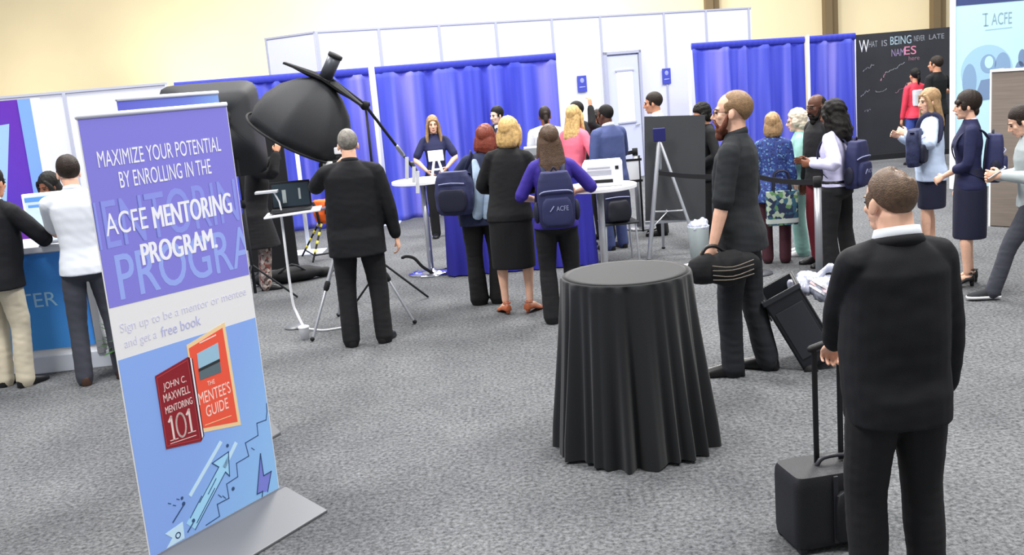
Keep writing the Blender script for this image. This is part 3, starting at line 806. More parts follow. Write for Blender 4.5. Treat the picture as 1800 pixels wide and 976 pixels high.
def lapel(m):
    def f(B, root):
        mb = MB()
        for sd in (1, -1):
            P = [B.U(p) for p in ((sd*.055, -.035, 1.51), (sd*.068, .02, 1.49), (sd*.062, .085, 1.42), (sd*.05, .125, 1.33), (sd*.02, .150, 1.16))]
            mb.tube(P, [.016, .018, .024, .026, .010], n=8, sub=3, ry=.45)
        P = [B.U(p) for p in ((-.062, .01, 1.50), (-.045, -.055, 1.515), (0, -.078, 1.52), (.045, -.055, 1.515), (.062, .01, 1.50))]
        mb.tube(P, .015, n=8, sub=3)
        B.fin(mb.mesh('lapel'), 'lapel', m, root)
    return f

# ---- bags carried
def round_box(mb, c, d, e=4.0, n=28, k=9, tap=0.0):
    R = []
    for i in range(k):
        t = i/(k-1); f = 1-(abs(2*t-1))**4*.22; z = c[2] - d[2]/2 + d[2]*t
        R.append(ring(c[0], c[1], z, d[0]/2*f*(1-tap*t), d[1]/2*f*(1-tap*.6*t), n, e))
    return mb.loft(R)
M_pack = mat('pack_navy', '262a52', 0.7, bump=.2, bscale=300); M_packd = mat('pack_dark', '181a30', 0.75); M_packl = mat('pack_grey', '8f94b8', 0.5)
M_strap = mat('strap_navy', '1d2140', 0.7)
def backpack(B, label, m=M_pack, size=1.0, drop=0.0, group='navy conference backpacks', logo=True, zoff=0.0, yoff=0.0, straps=True):
    """worn on the back of B; its own thing"""
    root = thing('backpack', label, 'backpack', group=group)
    c = Vector(B.U((0, 0, 1.22 - drop)))
    M = B.M @ Matrix.Scale(B.s, 4) @ Matrix.Translation(c) @ Matrix.Rotation(B.twist, 4, 'Z') @ Matrix.Rotation(-B.lean + .06, 4, 'X')
    loc, rot, sc = M.decompose(); root.location = loc; root.rotation_euler = rot.to_euler(); k = B.s*size
    depth = B.k.get('packy', .145 if not B.fem else .128) + yoff
    def fin(mb, nm, mm, par=root, vox=None, amp=.003):
        V = np.concatenate(mb.v)*k; mb.v = [V]
        if vox: me = remesh(mb, vox, 3, nm); displace(me, amp, (18, 18, 18), 4); return link(nm, me, mm, par)
        return mb.build(nm, mm, par)
    yb = -depth/size - .085
    fin(round_box(MB(), (0, yb, -.02), (.33, .16, .46), tap=.14), 'pack_body', m, vox=.008)
    fin(round_box(MB(), (0, yb-.085, -.11), (.26, .07, .23), tap=.08), 'front_pocket', m, vox=.008)
    fin(MB().tube([(-.135, yb-.068, .04), (-.10, yb-.088, .06), (0, yb-.094, .065), (.10, yb-.088, .06), (.135, yb-.068, .04)], .006, n=6, sub=3), 'zipper', M_packl)
    fin(MB().tube([(-.03, yb+.02, .20), (0, yb+.02, .245), (.03, yb+.02, .20)], .009, n=6, sub=3), 'top_handle', M_packd)
    for sd in (1, -1): fin(MB().ell((sd*.165, yb, -.12), (.03, .05, .09)), 'side_pocket', M_packd)
    if logo:
        text('ACFE', .01*k-.02*k, .09*k, -.10*k, -.06*k, M_packl, root, 'logo_print', y=(yb-.122)*k)
        o = MB().tube([(-.06*k, (yb-.122)*k, -.10*k), (-.03*k, (yb-.123)*k, -.06*k)], .005*k, n=6).build('logo_mark', M_packl, root)
    if straps:
        for sd in (1, -1):
            P = [(sd*.075, yb+.07, .17), (sd*.085, yb+.10+.02, .235), (sd*.10, -.01, .262), (sd*.112, .095, .20), (sd*.125, .135, .06), (sd*.155, .07, -.10), (sd*.15, -.06, -.19), (sd*.12, yb+.06, -.2)]
            P = [(p[0], p[1]/size, p[2]) for p in P]
            fin(MB().tube(P, [.022]*5+[.012, .01, .01], n=8, sub=4, ry=.35), 'strap', M_strap)
    return root

# ------------------------------------------------------------------ the people
S_fair = skin('fair', 'e3b49a'); S_tan = skin('tan', 'c98f70'); S_brown = skin('brown', '7a4e38'); S_dark = skin('dark', '5a3a2c'); S_pale = skin('pale', 'ecc4ae')
H_blk = mat('hair_black', '0f0c0a', 0.65, bump=.4, bscale=120, spec=.25); H_dbr = mat('hair_dark_brown', '22170f', 0.6, spec=.3, bump=.5, bscale=120, var=.2, vscale=40)
H_br = mat('hair_brown', '4b3626', 0.5, bump=.5, bscale=120, var=.3, vscale=40); H_gry = mat('hair_grey', '77736c', 0.6, bump=.5, bscale=150, var=.4, vscale=40)
H_bln = mat('hair_blonde', 'c3a066', 0.5, bump=.5, bscale=120, var=.35, vscale=35); H_red = mat('hair_auburn', '74301f', 0.45, bump=.5, bscale=120, var=.25, vscale=35)
H_wht = mat('hair_white_blond', 'd8cdb8', 0.6, bump=.5, bscale=120, var=.15, vscale=40); H_sand = mat('hair_sandy', '806446', 0.55, bump=.4, bscale=150, var=.25, vscale=50)
H_beard = mat('beard_auburn', '6b3a28', 0.7, bump=.6, bscale=180, var=.2, vscale=60); H_dbl = mat('hair_dark_blonde', '9c7d58', 0.5, bump=.5, bscale=120, var=.3, vscale=35)
C_blk = mat('suit_black', '15161a', 0.8, bump=.12, bscale=500, spec=.25); C_blk2 = mat('cloth_black', '111215', 0.85, bump=.15, bscale=400)
C_char = mat('cloth_charcoal', '1c1e23', 0.8, bump=.15, bscale=400); C_navy = mat('cloth_navy', '1c2046', 0.8, bump=.15, bscale=400); C_nvd = mat('cloth_navy_dark', '191b33', 0.8, bump=.15, bscale=400)
C_white = mat('shirt_white', 'd3d8df', 0.8, bump=.1, bscale=400); C_khaki = mat('khaki', 'c2b9a3', 0.85, bump=.15, bscale=400); C_grey = mat('trouser_grey', '3b3d46', 0.85, bump=.15, bscale=400)
C_steel = mat('suit_steel_blue', '3e4a78', 0.75, bump=.15, bscale=400); C_pink = mat('top_pink', 'ef7388', 0.8, bump=.1, bscale=400); C_mint = mat('mint', '8fc0b6', 0.6, bump=.12, bscale=300, var=.12, vscale=9)
C_lav = mat('blouse_lavender', 'cfcdec', 0.75, bump=.1, bscale=300); C_lblue = mat('cardigan_pale_blue', 'c6d7f2', 0.85, bump=.25, bscale=260); C_red = mat('jacket_red', 'd4384e', 0.7)
C_maroon = mat('trouser_maroon', '6e1f2a', 0.8); C_jean = mat('jeans', '3c4f9a', 0.85); C_purp = mat('top_purple', '35268c', 0.75); C_gsh = mat('shirt_grey_green', 'a9b2b4', 0.85, bump=.15, bscale=400)
C_dkg = mat('shirt_black_green', '1c2024', 0.8, bump=.15, bscale=350); L_blk = mat('leather_black', '121214', 0.4); L_brn = mat('leather_brown', '3f2a20', 0.45); L_wht = mat('sole_white', 'e8e8ea', 0.6)
C_blueshirt = mat('shirt_blue_grey', 'b9c9de', 0.8); C_denim = mat('denim_pale', '9fb4cc', 0.85, var=.2, vscale=14); C_flor = spotted('floral_trousers', '8d8078', ['4b3d3a', 'c2b4a8', '7a3a34'], 34, .5); C_blueprint = spotted('blue_print_top', '2b3c7c', ['2f4f92', '1d2650', '5f88b4'], 70, .62)

P = {}
# man at the left edge
B = Body(-4.02, 7.72, -0.32, 1.75, side=.07, lean=.10, head=(0.05, .12, 0), handR=('w', -3.74, 8.00, 1.14), elbowR=(.9, -.2, -.6), belly=.25, fx=1.05)
make_person(B, 'man in black blazer and khaki trousers leaning on the blue counter', S_tan, 'short', H_blk,
    [top('blazer', C_blk, .80, amp=.004), trousers('trousers', C_khaki, 1.02, amp=.006), shoes(L_blk), collar(C_white, r=.062)]); P['khaki'] = B
# man in white shirt
B = Body(-3.30, 7.66, 0.30, 1.78, lean=.05, head=(.25, .12, 0), handL=('w', -3.50, 8.04, 1.11), elbowL=(-.8, -.4, -.6), handR=('w', -3.30, 8.06, 1.13), elbowR=(.8, -.4, -.6), footR=(.14, .02, 0, .2), footL=(-.13, -.04, 0, -.2))
make_person(B, 'man in untucked white short sleeved shirt and grey trousers standing at counter', S_fair, 'short', H_dbr,
    [top('shirt', C_white, .86, 'short', cut='shirt', flare=.10, amp=.006), trousers('trousers', C_grey, .95, amp=.005), shoes(L_brn), collar(C_white, r=.062)]); P['white'] = B
# dark haired person behind the counter
B = Body(-4.02, 8.95, PI-.4, 1.60, fem=True, head=(0, .25, 0))
make_person(B, 'dark haired person in black partly hidden behind the blue counter', S_brown, 'long', H_blk, [top('jacket', C_blk2), trousers('trousers', C_blk2), shoes(L_blk, .24)])
# woman beside the softboxes, arm out
B = Body(-2.74, 10.94, -1.25, 1.64, fem=True, lean=.10, handR=('w', -2.40, 10.75, 1.50), elbowR=(.5, -.2, -.8), handL=('w', -2.46, 11.05, 1.52), head=(-.1, .05, 0), vox=.007)
make_person(B, 'woman in long black coat and floral trousers reaching out beside black backdrop', S_tan, 'long', mat('hair_dark_auburn', '2f1714', .5, bump=.5, bscale=120),
    [top('coat', C_blk2, .52, flare=.22, sl=1.1), trousers('trousers', C_flor, .95), shoes(L_blk, .25)])
# man at the camera
B = Body(-1.25, 8.12, 0.06, 1.79, side=.035, head=(.12, .08, 0), handL=('w', -1.42, 8.50, 1.46), elbowL=(-.8, -.3, -.7), fx=1.12, fy=1.08, belly=.45, shw=.195,
    handR=(.32, .06, .84), elbowR=(.8, -.7, 0), footL=(-.13, -.03, 0, -.25), footR=(.14, 0, 0, .3))
make_person(B, 'grey haired man in black suit seen from behind at the camera tripod', S_fair, 'buzz', H_gry,
    [top('suit_jacket', C_blk, .745, flare=.10, amp=.005), trousers('trousers', C_blk2, 1.08, amp=.005), shoes(L_blk, .285), collar(C_blk, 'jacket_collar', r=.066, h=.04)])
# staff woman behind the table
B = Body(-0.90, 13.7, PI+.12, 1.66, fem=True, handL=(-.13, .24, 1.02), handR=(.16, .22, 1.0), elbowL=(-1, -.3, -.3), elbowR=(1, -.3, -.3), vox=.0075)
make_person(B, 'woman with long fair hair in navy staff shirt behind the white table', S_fair, 'vlong', H_dbl,
    [top('polo_shirt', C_navy, .86, 'short', cut='shirt'), trousers('trousers', C_blk2), shoes(L_blk, .24)])
# man facing, behind the red haired woman
B = Body(0.0, 14.3, PI-.5, 1.70, head=(-.35, .1, 0), vox=.0075)
make_person(B, 'dark haired smiling man in black suit facing forward before blue drape', S_pale, 'short', H_blk,
    [top('suit_jacket', C_blk), trousers('trousers', C_blk2), shoes(L_blk), shirt_front(C_white), tie(C_navy), lapel(C_blk)])
# three women at the draped table
B = Body(-0.23, 9.26, -0.02, 1.67, fem=True, side=.13, lean=.10, head=(-.3, .15, .05), fx=1.12, belly=.5, handR=('w', .12, 9.6, 1.10), elbowR=(.8, -.4, -.6), handL=('w', -.42, 9.66, 1.10), elbowL=(-.9, -.3, -.6))
make_person(B, 'woman with auburn bob in dark denim jacket with pale panels at draped table', S_pale, 'bob', H_red,
    [top('cardigan', mat('denim_dark', '252c48', .85, bump=.2, bscale=300, var=.2, vscale=12), .80, flare=.05), trousers('trousers', C_blk2, 1.12, flare=.25, amp=.005), shoes(L_blk, .25), collar(mat('scarf_white', 'e6dede', .8), 'scarf', r=.078, h=.035),
     lambda B, root: [B.fin(MB().tube([B.U(p) for p in q], [.030, .050, .058, .062], n=10, sub=3, ry=.30).mesh('pale_panel'), 'pale_panel', C_denim, root) for q in
        (((-.085, -.118, 1.40), (-.05, -.150, 1.26), (-.02, -.165, 1.08), (-.03, -.178, .92)), ((.10, -.110, 1.40), (.075, -.145, 1.26), (.05, -.160, 1.08), (.05, -.172, .92)))]]); P['red'] = B
B = Body(0.03, 8.76, -0.10, 1.70, fem=True, lean=.04, side=.06, head=(-.35, .12, 0), footL=(-.11, 0, 0, -.45), footR=(.12, 0, 0, .55), heel=.03, drop=-.035, fx=1.08,
    handL=(-.07, .25, 1.10), elbowL=(-.9, -.3, -.5), handR=(.10, .25, 1.10), elbowR=(.9, -.3, -.5))
make_person(B, 'blonde woman in black jacket and black knee skirt with bare calves', S_fair, 'bob', H_bln,
    [top('jacket', C_blk2, .84, flare=.06, sl=1.05), skirt('skirt', C_blk2, .40, .185, .14), shoes(mat('sandal_orange', 'b0603e', .5), .25, heel=.03, open_=True)]); P['blonde'] = B
B = Body(0.41, 8.34, 0.02, 1.66, fem=True, lean=.03, head=(.1, .1, 0), handR=('w', .63, 8.62, 1.07), elbowR=(.9, -.3, -.7), handL=(-.12, .23, 1.08), elbowL=(-.9, -.3, -.7), fx=1.05, footL=(-.10, -.06, 0, -.1), footR=(.12, .10, 0, .2))
make_person(B, 'woman with very long brown hair and purple top wearing navy backpack', S_fair, 'vlong', H_br,
    [top('blouse', C_purp, .86, 'elbow', cut='shirt', flare=.08), trousers('trousers', C_blk2, 1.05, flare=.15, amp=.005), shoes(L_blk, .25)])
backpack(B, 'navy backpack with pale print on the long haired woman', drop=.06, size=1.05)
# group behind the table
B = Body(0.60, 13.0, 0.05, 1.68, head=(0, .1, 0), vox=.0075)
make_person(B, 'dark haired person in black vest over white shirt facing away', S_brown, 'tied', H_dbr,
    [top('shirt', C_white, .86, cut='shirt', amp=.003), trousers('trousers', C_blk2), shoes(L_blk),
     lambda B, root: cloth(B, MB().loft(B.sec([(z, rx*.86+.006, ry+.012, yo) for z, rx, ry, yo in top_rows(False, .92, 0, 'shirt') if z < 1.45])), 'vest', C_blk2, root)])
B = Body(0.87, 11.95, -0.75, 1.69, fem=True, lean=.05, head=(.2, .05, 0), handR=(.14, .24, 1.08), elbowR=(.7, -.5, -.6), vox=.007)
make_person(B, 'blonde woman in bright pink top standing beside the blue suited man', S_pale, 'long', H_bln,
    [top('blouse', C_pink, .80, 'elbow', cut='shirt', flare=.1), skirt('skirt', C_blk2, .5), shoes(L_blk, .24)])
B = Body(1.03, 13.3, 0.9, 1.70, head=(.1, .0, 0), vox=.0075)
make_person(B, 'black haired man mostly hidden behind the woman in pink', S_tan, 'short', H_blk, [top('suit_jacket', C_char), trousers('trousers', C_blk2), shoes(L_blk), collar(C_white, r=.066)])
B = Body(1.26, 11.6, 0.55, 1.69, lean=.04, head=(.3, .05, 0), fx=1.06, belly=.3, handR=('w', 1.2, 11.9, 1.12), elbowR=(.8, -.5, -.6), vox=.007)
make_person(B, 'dark skinned man in steel blue suit turned towards the woman in pink', S_dark, 'buzz', H_blk,
    [top('suit_jacket', C_steel, .78), trousers('trousers', C_steel, amp=.004), shoes(L_blk), collar(C_white, r=.068, h=.05)])
B = Body(1.22, 12.35, 2.2, 1.60, fem=True, handL=('w', 1.12, 12.2, 1.66), elbowL=(-.3, .2, -1), handR=('w', 1.08, 12.1, 1.12), vox=.007)
make_person(B, 'woman in black with one raised hand behind the blue suited man', S_tan, 'long', H_dbr, [top('jacket', C_blk2), trousers('trousers', C_blk2), shoes(L_blk, .24), lanyard(C_navy)])
# man behind the easel
B = Body(1.93, 12.36, 1.35, 1.76, head=(.05, .1, 0), vox=.007)
make_person(B, 'dark haired man in pale blue shirt behind the black easel board', S_tan, 'short', H_dbr, [top('shirt', C_blueshirt, .9, cut='shirt'), trousers('trousers', C_blk2), shoes(L_blk), collar(C_white, r=.062)])
# black haired woman beside the easel
B = Body(2.32, 11.3, 1.7, 1.62, fem=True, head=(.2, .30, 0), handL=(-.14, .16, 1.0), handR=(.14, .16, 1.0), elbowL=(-.7, -.5, -.6), elbowR=(.7, -.5, -.6), vox=.0065)
make_person(B, 'black haired woman in black jacket looking down beside the easel', S_tan, 'curl', H_blk, [top('jacket', C_blk2, .82), trousers('trousers', C_blk2), shoes(L_blk, .24)])
# bearded man walking
B = Body(1.52, 6.45, 1.12, 1.88, lean=.02, head=(.15, -.02, 0), drop=.0, footL=(-.08, .07, .0, -.25), footR=(.09, -.11, .0, .15), fx=1.10, belly=.35, shw=.20,
    handL=('w', 1.29, 6.22, .93), elbowL=(-.5, -.9, .1), handR=('w', 1.66, 6.75, .88), elbowR=(.3, -.9, -.3), palmL=(1, .2, 0), curlL=.75, curlR=.8)
make_person(B, 'tall bearded man in black short sleeved shirt walking and pulling a case', S_fair, 'reced', H_sand,
    [top('shirt', C_dkg, .80, 'elbow', cut='shirt', flare=.10, amp=.006), trousers('trousers', C_char, 1.04, amp=.006), shoes(L_blk, .29), collar(C_dkg, r=.064)], beard=H_beard, glasses=True); P['beard'] = B
# queue
B = Body(2.72, 10.0, -0.30, 1.51, fem=True, head=(-.1, .05, 0), fx=1.05, vox=.0065)
make_person(B, 'short blonde woman in blue print top seen from behind in the queue', S_pale, 'bob', H_dbl, [top('blouse', C_blueprint, .74, 'three', cut='shirt', flare=.12), trousers('trousers', mat('trouser_wine', '42202a', .85)), shoes(L_blk, .23)])
B = Body(3.08, 10.33, 1.25, 1.51, fem=True, head=(.1, .1, 0), fx=1.06, handL=('w', 2.86, 10.22, 1.09), elbowL=(-.5, -.8, -.5), handR=('w', 2.84, 10.4, 1.08), elbowR=(.5, -.8, -.5), vox=.0065)
make_person(B, 'older woman with short white hair in pale green trouser suit', S_pale, 'curl', H_wht, [top('jacket', C_mint, .78, flare=.08), trousers('trousers', C_mint, 1.05, flare=.2, amp=.006), shoes(L_wht, .23)], glasses=True)
B = Body(3.10, 9.72, 1.75, 1.69, head=(.25, .15, 0), vox=.0065)
make_person(B, 'bald dark skinned man in black jacket and maroon trousers', S_dark, 'none', H_blk, [top('jacket', C_blk2, .84), trousers('trousers', C_maroon), shoes(L_blk)], beard=H_blk, glasses=True)
B = Body(3.02, 9.02, 0.80, 1.63, fem=True, head=(.05, .1, 0), handL=('w', 2.77, 8.92, 1.10), elbowL=(-.4, -.9, -.5), handR=('w', 2.80, 9.12, 1.10), elbowR=(.5, -.8, -.5), fx=1.08, vox=.006, footL=(-.12, .0, 0, -.2), footR=(.13, -.08, 0, .2))
make_person(B, 'woman with dark wavy hair in lavender blouse and black trousers', S_brown, 'mass', H_blk, [top('blouse', C_lav, .94, cut='shirt', sl=1.15, amp=.005), trousers('trousers', C_blk2, 1.08, flare=.15, amp=.005), shoes(L_blk, .25), belt(L_blk, .98)])
backpack(B, 'navy backpack on the woman in lavender blouse', drop=.04, size=.98)
# at the chalkboard
B = Body(7.22, 17.4, 0.1, 1.66, fem=True, head=(.1, -.02, 0), handR=('w', 7.4, 17.95, 1.35), vox=.009)
make_person(B, 'person in red and white jacket and jeans facing the chalkboard', S_tan, 'tied', H_blk,
    [top('jacket', C_red, .86, cut='shirt'), trousers('trousers', C_jean), shoes(L_blk, .24),
     lambda B, root: cloth(B, MB().loft(B.sec([(z, rx*.80+.006, ry+.014, yo-.006) for z, rx, ry, yo in top_rows(True, 1.08, 0, 'shirt') if z < 1.42])), 'white_panel', C_white, root)])
B = Body(7.46, 17.1, 0.5, 1.84, head=(.3, 0, 0), handR=(.30, .20, 1.12), elbowR=(.9, -.5, -.5), fx=1.1, vox=.009)
make_person(B, 'tall dark haired man in black shirt facing the chalkboard', S_tan, 'short', H_dbr, [top('shirt', C_blk2, .82, 'short', cut='shirt'), trousers('trousers', C_blk2), shoes(L_blk)])
# pale blue cardigan
B = Body(4.24, 9.85, 1.15, 1.63, fem=True, head=(.55, .05, 0), handL=('w', 3.95, 9.70, 1.22), elbowL=(-.6, -.5, -.6), handR=('w', 3.97, 9.92, 1.18), elbowR=(.5, -.8, -.4), fx=1.1, belly=.3, footL=(-.11, .04, 0, -.1), footR=(.11, -.02, 0, .2), vox=.006)
make_person(B, 'woman with light brown hair in pale blue cardigan and navy skirt', S_fair, 'long', H_dbl, [top('cardigan', C_lblue, .80, sl=1.15, flare=.1, amp=.006), skirt('skirt', C_nvd, .50, .18, .14), shoes(L_blk, .24)]); P['light'] = B
# navy dress
B = Body(3.93, 8.38, 1.25, 1.60, fem=True, head=(.05, .02, 0), handL=(-.05, .21, 1.05), elbowL=(-.8, -.8, -.2), heel=.05, drop=-.055, footL=(-.09, .02, 0, -.1), footR=(.09, -.03, 0, .1), vox=.0055, palmL=(0, -1, 0.2))
make_person(B, 'woman with short dark hair in navy dress and black heeled sandals', S_fair, 'fringe', H_dbr, [top('dress_top', C_navy, .86, 'three', cut='shirt', flare=.03), skirt('dress_skirt', C_nvd, .40, .165, .145), shoes(L_blk, .24, heel=.05, open_=True), collar(C_lav, 'collar', r=.066, h=.03)])
backpack(B, 'navy backpack on the woman in navy dress', drop=.05, size=.95)
# man at the right edge with a phone
B = Body(4.16, 7.78, 1.25, 1.60, lean=.06, head=(.05, .45, 0), footL=(-.08, .34, 0, -.1), footR=(.08, -.30, .0, .1), drop=.05, handL=('w', 3.86, 7.66, 1.02), elbowL=(-.5, -.9, -.3), handR=('w', 3.88, 7.80, 1.0), elbowR=(.5, -.9, -.3), vox=.0055)
make_person(B, 'man in grey shirt and dark trousers walking with a phone', S_fair, 'short', H_dbr, [top('shirt', C_gsh, .86, cut='shirt', flare=.08, amp=.005), trousers('trousers', C_grey, .95, amp=.006), shoes(C_char, .28, sole=L_wht)]); P['edge'] = B
# foreground man
B = Body(1.36, 3.45, 0.10, 1.665, head=(.22, .10, 0), fx=1.0, fy=1.08, belly=.40, shw=.162, handL=('w', 1.245, 3.80, .93), elbowL=(-1, -.25, -.35), palmL=(0, 0, -1), curlL=.9, handR=(.235, .06, .84), elbowR=(.8, -.6, 0), vox=.0045,
    footL=(-.12, 0, 0, -.2), footR=(.13, .02, 0, .2), neckf=1.12, hdirL=(.15, .75, -.55), legf=1.0)
make_person(B, 'stout man in black suit in the foreground holding a trolley handle', S_fair, 'thin', mat('hair_dark_sandy', '5a4636', .55, bump=.4, bscale=200, var=.3, vscale=60),
    [top('suit_jacket', C_blk, .79, flare=.06, amp=.007, freq=(13, 13, 16)), trousers('trousers', C_blk2, 1.10, amp=.005), shoes(L_blk, .28), collar(C_white, r=.070, h=.060, dz=-.006), collar(C_blk, 'jacket_collar', r=.080, h=.040, dz=-.020)]); P['fg'] = B

# ------------------------------------------------------------------ banner stands in front
def ramp_print(key, cols, dirv):
    """printed colour gradient across the panel (local coordinates in metres)"""
    m = bpy.data.materials.new(key); m.use_nodes = True; nt = m.node_tree; b = nt.nodes['Principled BSDF']
    tc = nt.nodes.new('ShaderNodeTexCoord'); dp = nt.nodes.new('ShaderNodeVectorMath'); dp.operation = 'DOT_PRODUCT'; dp.inputs[1].default_value = dirv
    nt.links.new(tc.outputs['Object'], dp.inputs[0]); r = nt.nodes.new('ShaderNodeValToRGB')
    r.color_ramp.elements[0].color = lin(cols[0][1]); r.color_ramp.elements[0].position = cols[0][0]
    r.color_ramp.elements[1].color = lin(cols[-1][1]); r.color_ramp.elements[1].position = cols[-1][0]
    for p, c in cols[1:-1]: e = r.color_ramp.elements.new(p); e.color = lin(c)
    nt.links.new(dp.outputs['Value'], r.inputs['Fac']); nt.links.new(r.outputs['Color'], b.inputs['Base Color']); b.inputs['Roughness'].default_value = 0.55
    b.inputs['Specular IOR Level'].default_value = 0.2
    return m
BW, BH = 0.82, 2.03
def banner(name_label, loc, rz, H, W, full=True, f=-.29):
    t = thing('banner_stand', name_label, 'banner', loc, rz)
    z0 = 0.10; z = lambda v: z0 + H*(1-v); x = lambda u: W*u
    top_m = ramp_print('print_purple', ((0.0, '8682dc'), (.45, '7f82da'), (1.0, '8aaef2')), (0.62, 0, -0.30)) if full else MATS['print_purple2']
    MB().box((W/2, .002, z0+H/2), (W, .004, H)).build('print_panel', L_wht if full else top_m, t, smooth=False)
    MB().cyl((0, .003, z0+H), (W, .003, z0+H), .011).build('top_rail', mat('banner_rail', 'dfe2ee', .4), t)
    MB().cyl((W/2, .03, .05), (W/2, .02, z0+H), .010).build('support_pole', M_alu, t)
    base = mat('base_grey', '6a6c70', .45, .3)
    mb = MB(); a = .13
    V = []
    for xx in (-.03, W+.03): V += [(xx, a, 0), (xx, a, .07), (xx, .02, .10), (xx, -.02, .10), (xx, f, .014), (xx, f, 0)]
    mb.add(V, [(0,1,2,3,4,5), (11,10,9,8,7,6)] + [(i, i+6, (i+1) % 6+6, (i+1) % 6) for i in range(6)])
    mb.build('base', base, t, smooth=False, bevel=.004)
    if not full: return t
    poly([(0.004, z(.003)), (W-.004, z(.003)), (W-.004, z(.424)), (0.004, z(.412))][::-1], top_m, t, 'purple_field', y=-.0003)
    low_m = ramp_print('print_sky', ((0.0, '8caef0'), (.5, '96c8f8'), (1.0, '9fdcfa')), (0.75, 0, -0.55))
    poly([(0.004, z(.530)), (W-.004, z(.536)), (W-.004, z(.999)), (0.004, z(.999))][::-1], low_m, t, 'sky_field', y=-.0003)
    gh = mat('print_ghost', '8e97ea', .6); gh2 = mat('print_ghost_blue', '98abf2', .6)
    text('MENTORING', x(-.12), x(1.14), z(.285), z(.180), gh, t, 'ghost_lettering', y=-.0008, clip=(.006, W-.006), bold=.02)
    text('PROGRAM', x(.085), x(1.22), z(.402), z(.300), gh2, t, 'ghost_lettering', y=-.0008, clip=(.006, W-.006), bold=.02)
    pw = mat('print_white', 'f2f3fc', .5)
    text('MAXIMIZE YOUR POTENTIAL', x(.08), x(.91), z(.110), z(.075), pw, t, y=-.0016)
    text('BY ENROLLING IN THE', x(.19), x(.815), z(.160), z(.124), pw, t, y=-.0016)
    text('ACFE', x(.06), x(.325), z(.258), z(.209), pw, t, y=-.0016, bold=.004)
    text('MENTORING', x(.365), x(.928), z(.262), z(.212), pw, t, y=-.0016, bold=.06)
    text('PROGRAM.', x(.255), x(.778), z(.338), z(.289), pw, t, y=-.0016, bold=.075)
    pv = mat('print_pale_violet', 'd9daf0', .6)
    text('Sign up to be a mentor or mentee', x(.05), x(.95), z(.478), z(.452), pv, t, y=-.0006)
    text('and get a', x(.06), x(.27), z(.514), z(.488), pv, t, y=-.0006); text('free book', x(.30), x(.58), z(.510), z(.486), mat('print_violet', 'bcbfe6', .6), t, y=-.0006, bold=.012)
    # two printed books
    q = lambda *a: [(x(u), z(v)) for u, v in a][::-1]
    poly(q((.455, .547), (.752, .522), (.765, .790), (.462, .766)), mat('book_yellow', 'f3d3a0', .5), t, 'book_print', y=-.0010)
    poly(q((.468, .556), (.730, .534), (.742, .778), (.470, .756)), mat('book_orange', 'f05c44', .5), t, 'book_print', y=-.0016)
    ps = poly(q((.518, .575), (.680, .566), (.672, .640), (.512, .640)), mat('photo_sky', '9cc4dc', .5), t, 'photo_print', y=-.0022)
    poly(q((.512, .617), (.674, .612), (.672, .640), (.512, .640)), mat('photo_lake', '5f7078', .5), t, 'photo_print', y=-.0028)
    poly(q((.512, .612), (.674, .606), (.674, .613), (.512, .619)), mat('photo_shore', '2f3336', .5), t, 'photo_print', y=-.0034)
    po = mat('print_peach', 'fbd9cf', .5)
    text('THE', x(.56), x(.615), z(.661), z(.650), po, t, y=-.0022)
    text("MENTEE'S", x(.482), x(.722), z(.699), z(.669), po, t, y=-.0022); text('GUIDE', x(.52), x(.69), z(.735), z(.707), po, t, y=-.0022)
    strokes([[(x(.55), z(.552)), (x(.67), z(.546))]], .006, po, t, 'small_print', y=-.0022)
    strokes([[(x(.50), z(.752)), (x(.70), z(.756))]], .003, mat('book_yellow', ''), t, 'small_print', y=-.0022)
    dk = mat('book_dark', '4c1418', .5)
    poly(q((.452, .575), (.482, .583), (.482, .776), (.456, .786)), dk, t, 'book_print', y=-.0022)
    poly(q((.464, .578), (.474, .581), (.474, .775), (.464, .780)), pw, t, 'book_print', y=-.0028)
    poly(q((.215, .592), (.452, .575), (.456, .786), (.212, .768)), mat('book_maroon', '8d1f2a', .5), t, 'book_print', y=-.0028)
    strokes([[(x(.222), z(.598)), (x(.445), z(.582)), (x(.449), z(.779)), (x(.219), z(.762)), (x(.222), z(.598))]], .003, mat('book_rim', 'b5444c', .5), t, 'book_print', y=-.0033)
    pc = mat('print_cream', 'e9d4cf', .5)
    text('JOHN C.', x(.255), x(.415), z(.636), z(.615), pc, t, y=-.0034); text('MAXWELL', x(.245), x(.43), z(.660), z(.641), pc, t, y=-.0034)
    text('MENTORING', x(.245), x(.435), z(.688), z(.671), pc, t, y=-.0034, bold=.01)
    # the numeral 101, serif figures
    Z = lambda v: z(v)
    for u in (.262, .388):
        strokes([[(x(u+.012), Z(.752)), (x(u+.012), Z(.699)), (x(u-.004), Z(.707))]], .011, pc, t, 'lettering', y=-.0034)
        strokes([[(x(u-.014), Z(.753)), (x(u+.038), Z(.755))]], .004, pc, t, 'lettering', y=-.0034)
    an = np.linspace(0, 2*PI, 33)
    strokes([[(x(.334)+.026*math.cos(a), Z(.727)+.056*math.sin(a)) for a in an]], .009, pc, t, 'lettering', y=-.0034)
    strokes([[(x(.245), z(.760)), (x(.425), z(.766))]], .003, pc, t, 'lettering', y=-.0034)
    # line drawing
    nk = mat('print_ink', '33507c', .6); wk = mat('print_pale_blue', 'c9e8fd', .6)
    xz = lambda L: [(x(u), z(v)) for u, v in L]
    strokes([xz([(.990, .765), (.985, .785), (.968, .806), (.89, .804), (.886, .836), (.778, .840), (.79, .877), (.688, .880), (.683, .915), (.592, .919), (.594, .957), (.502, .957), (.506, .989), (.4, .993)])], .005, nk, t, 'stair_line', y=-.0010)
    poly(q((.884, .888), (.885, .946), (.951, .945), (.905, .990), (.880, .990), (.860, .985), (.815, .985)), mat('print_bolt', '7f86dc', .6), t, 'bolt_print', y=-.0010)
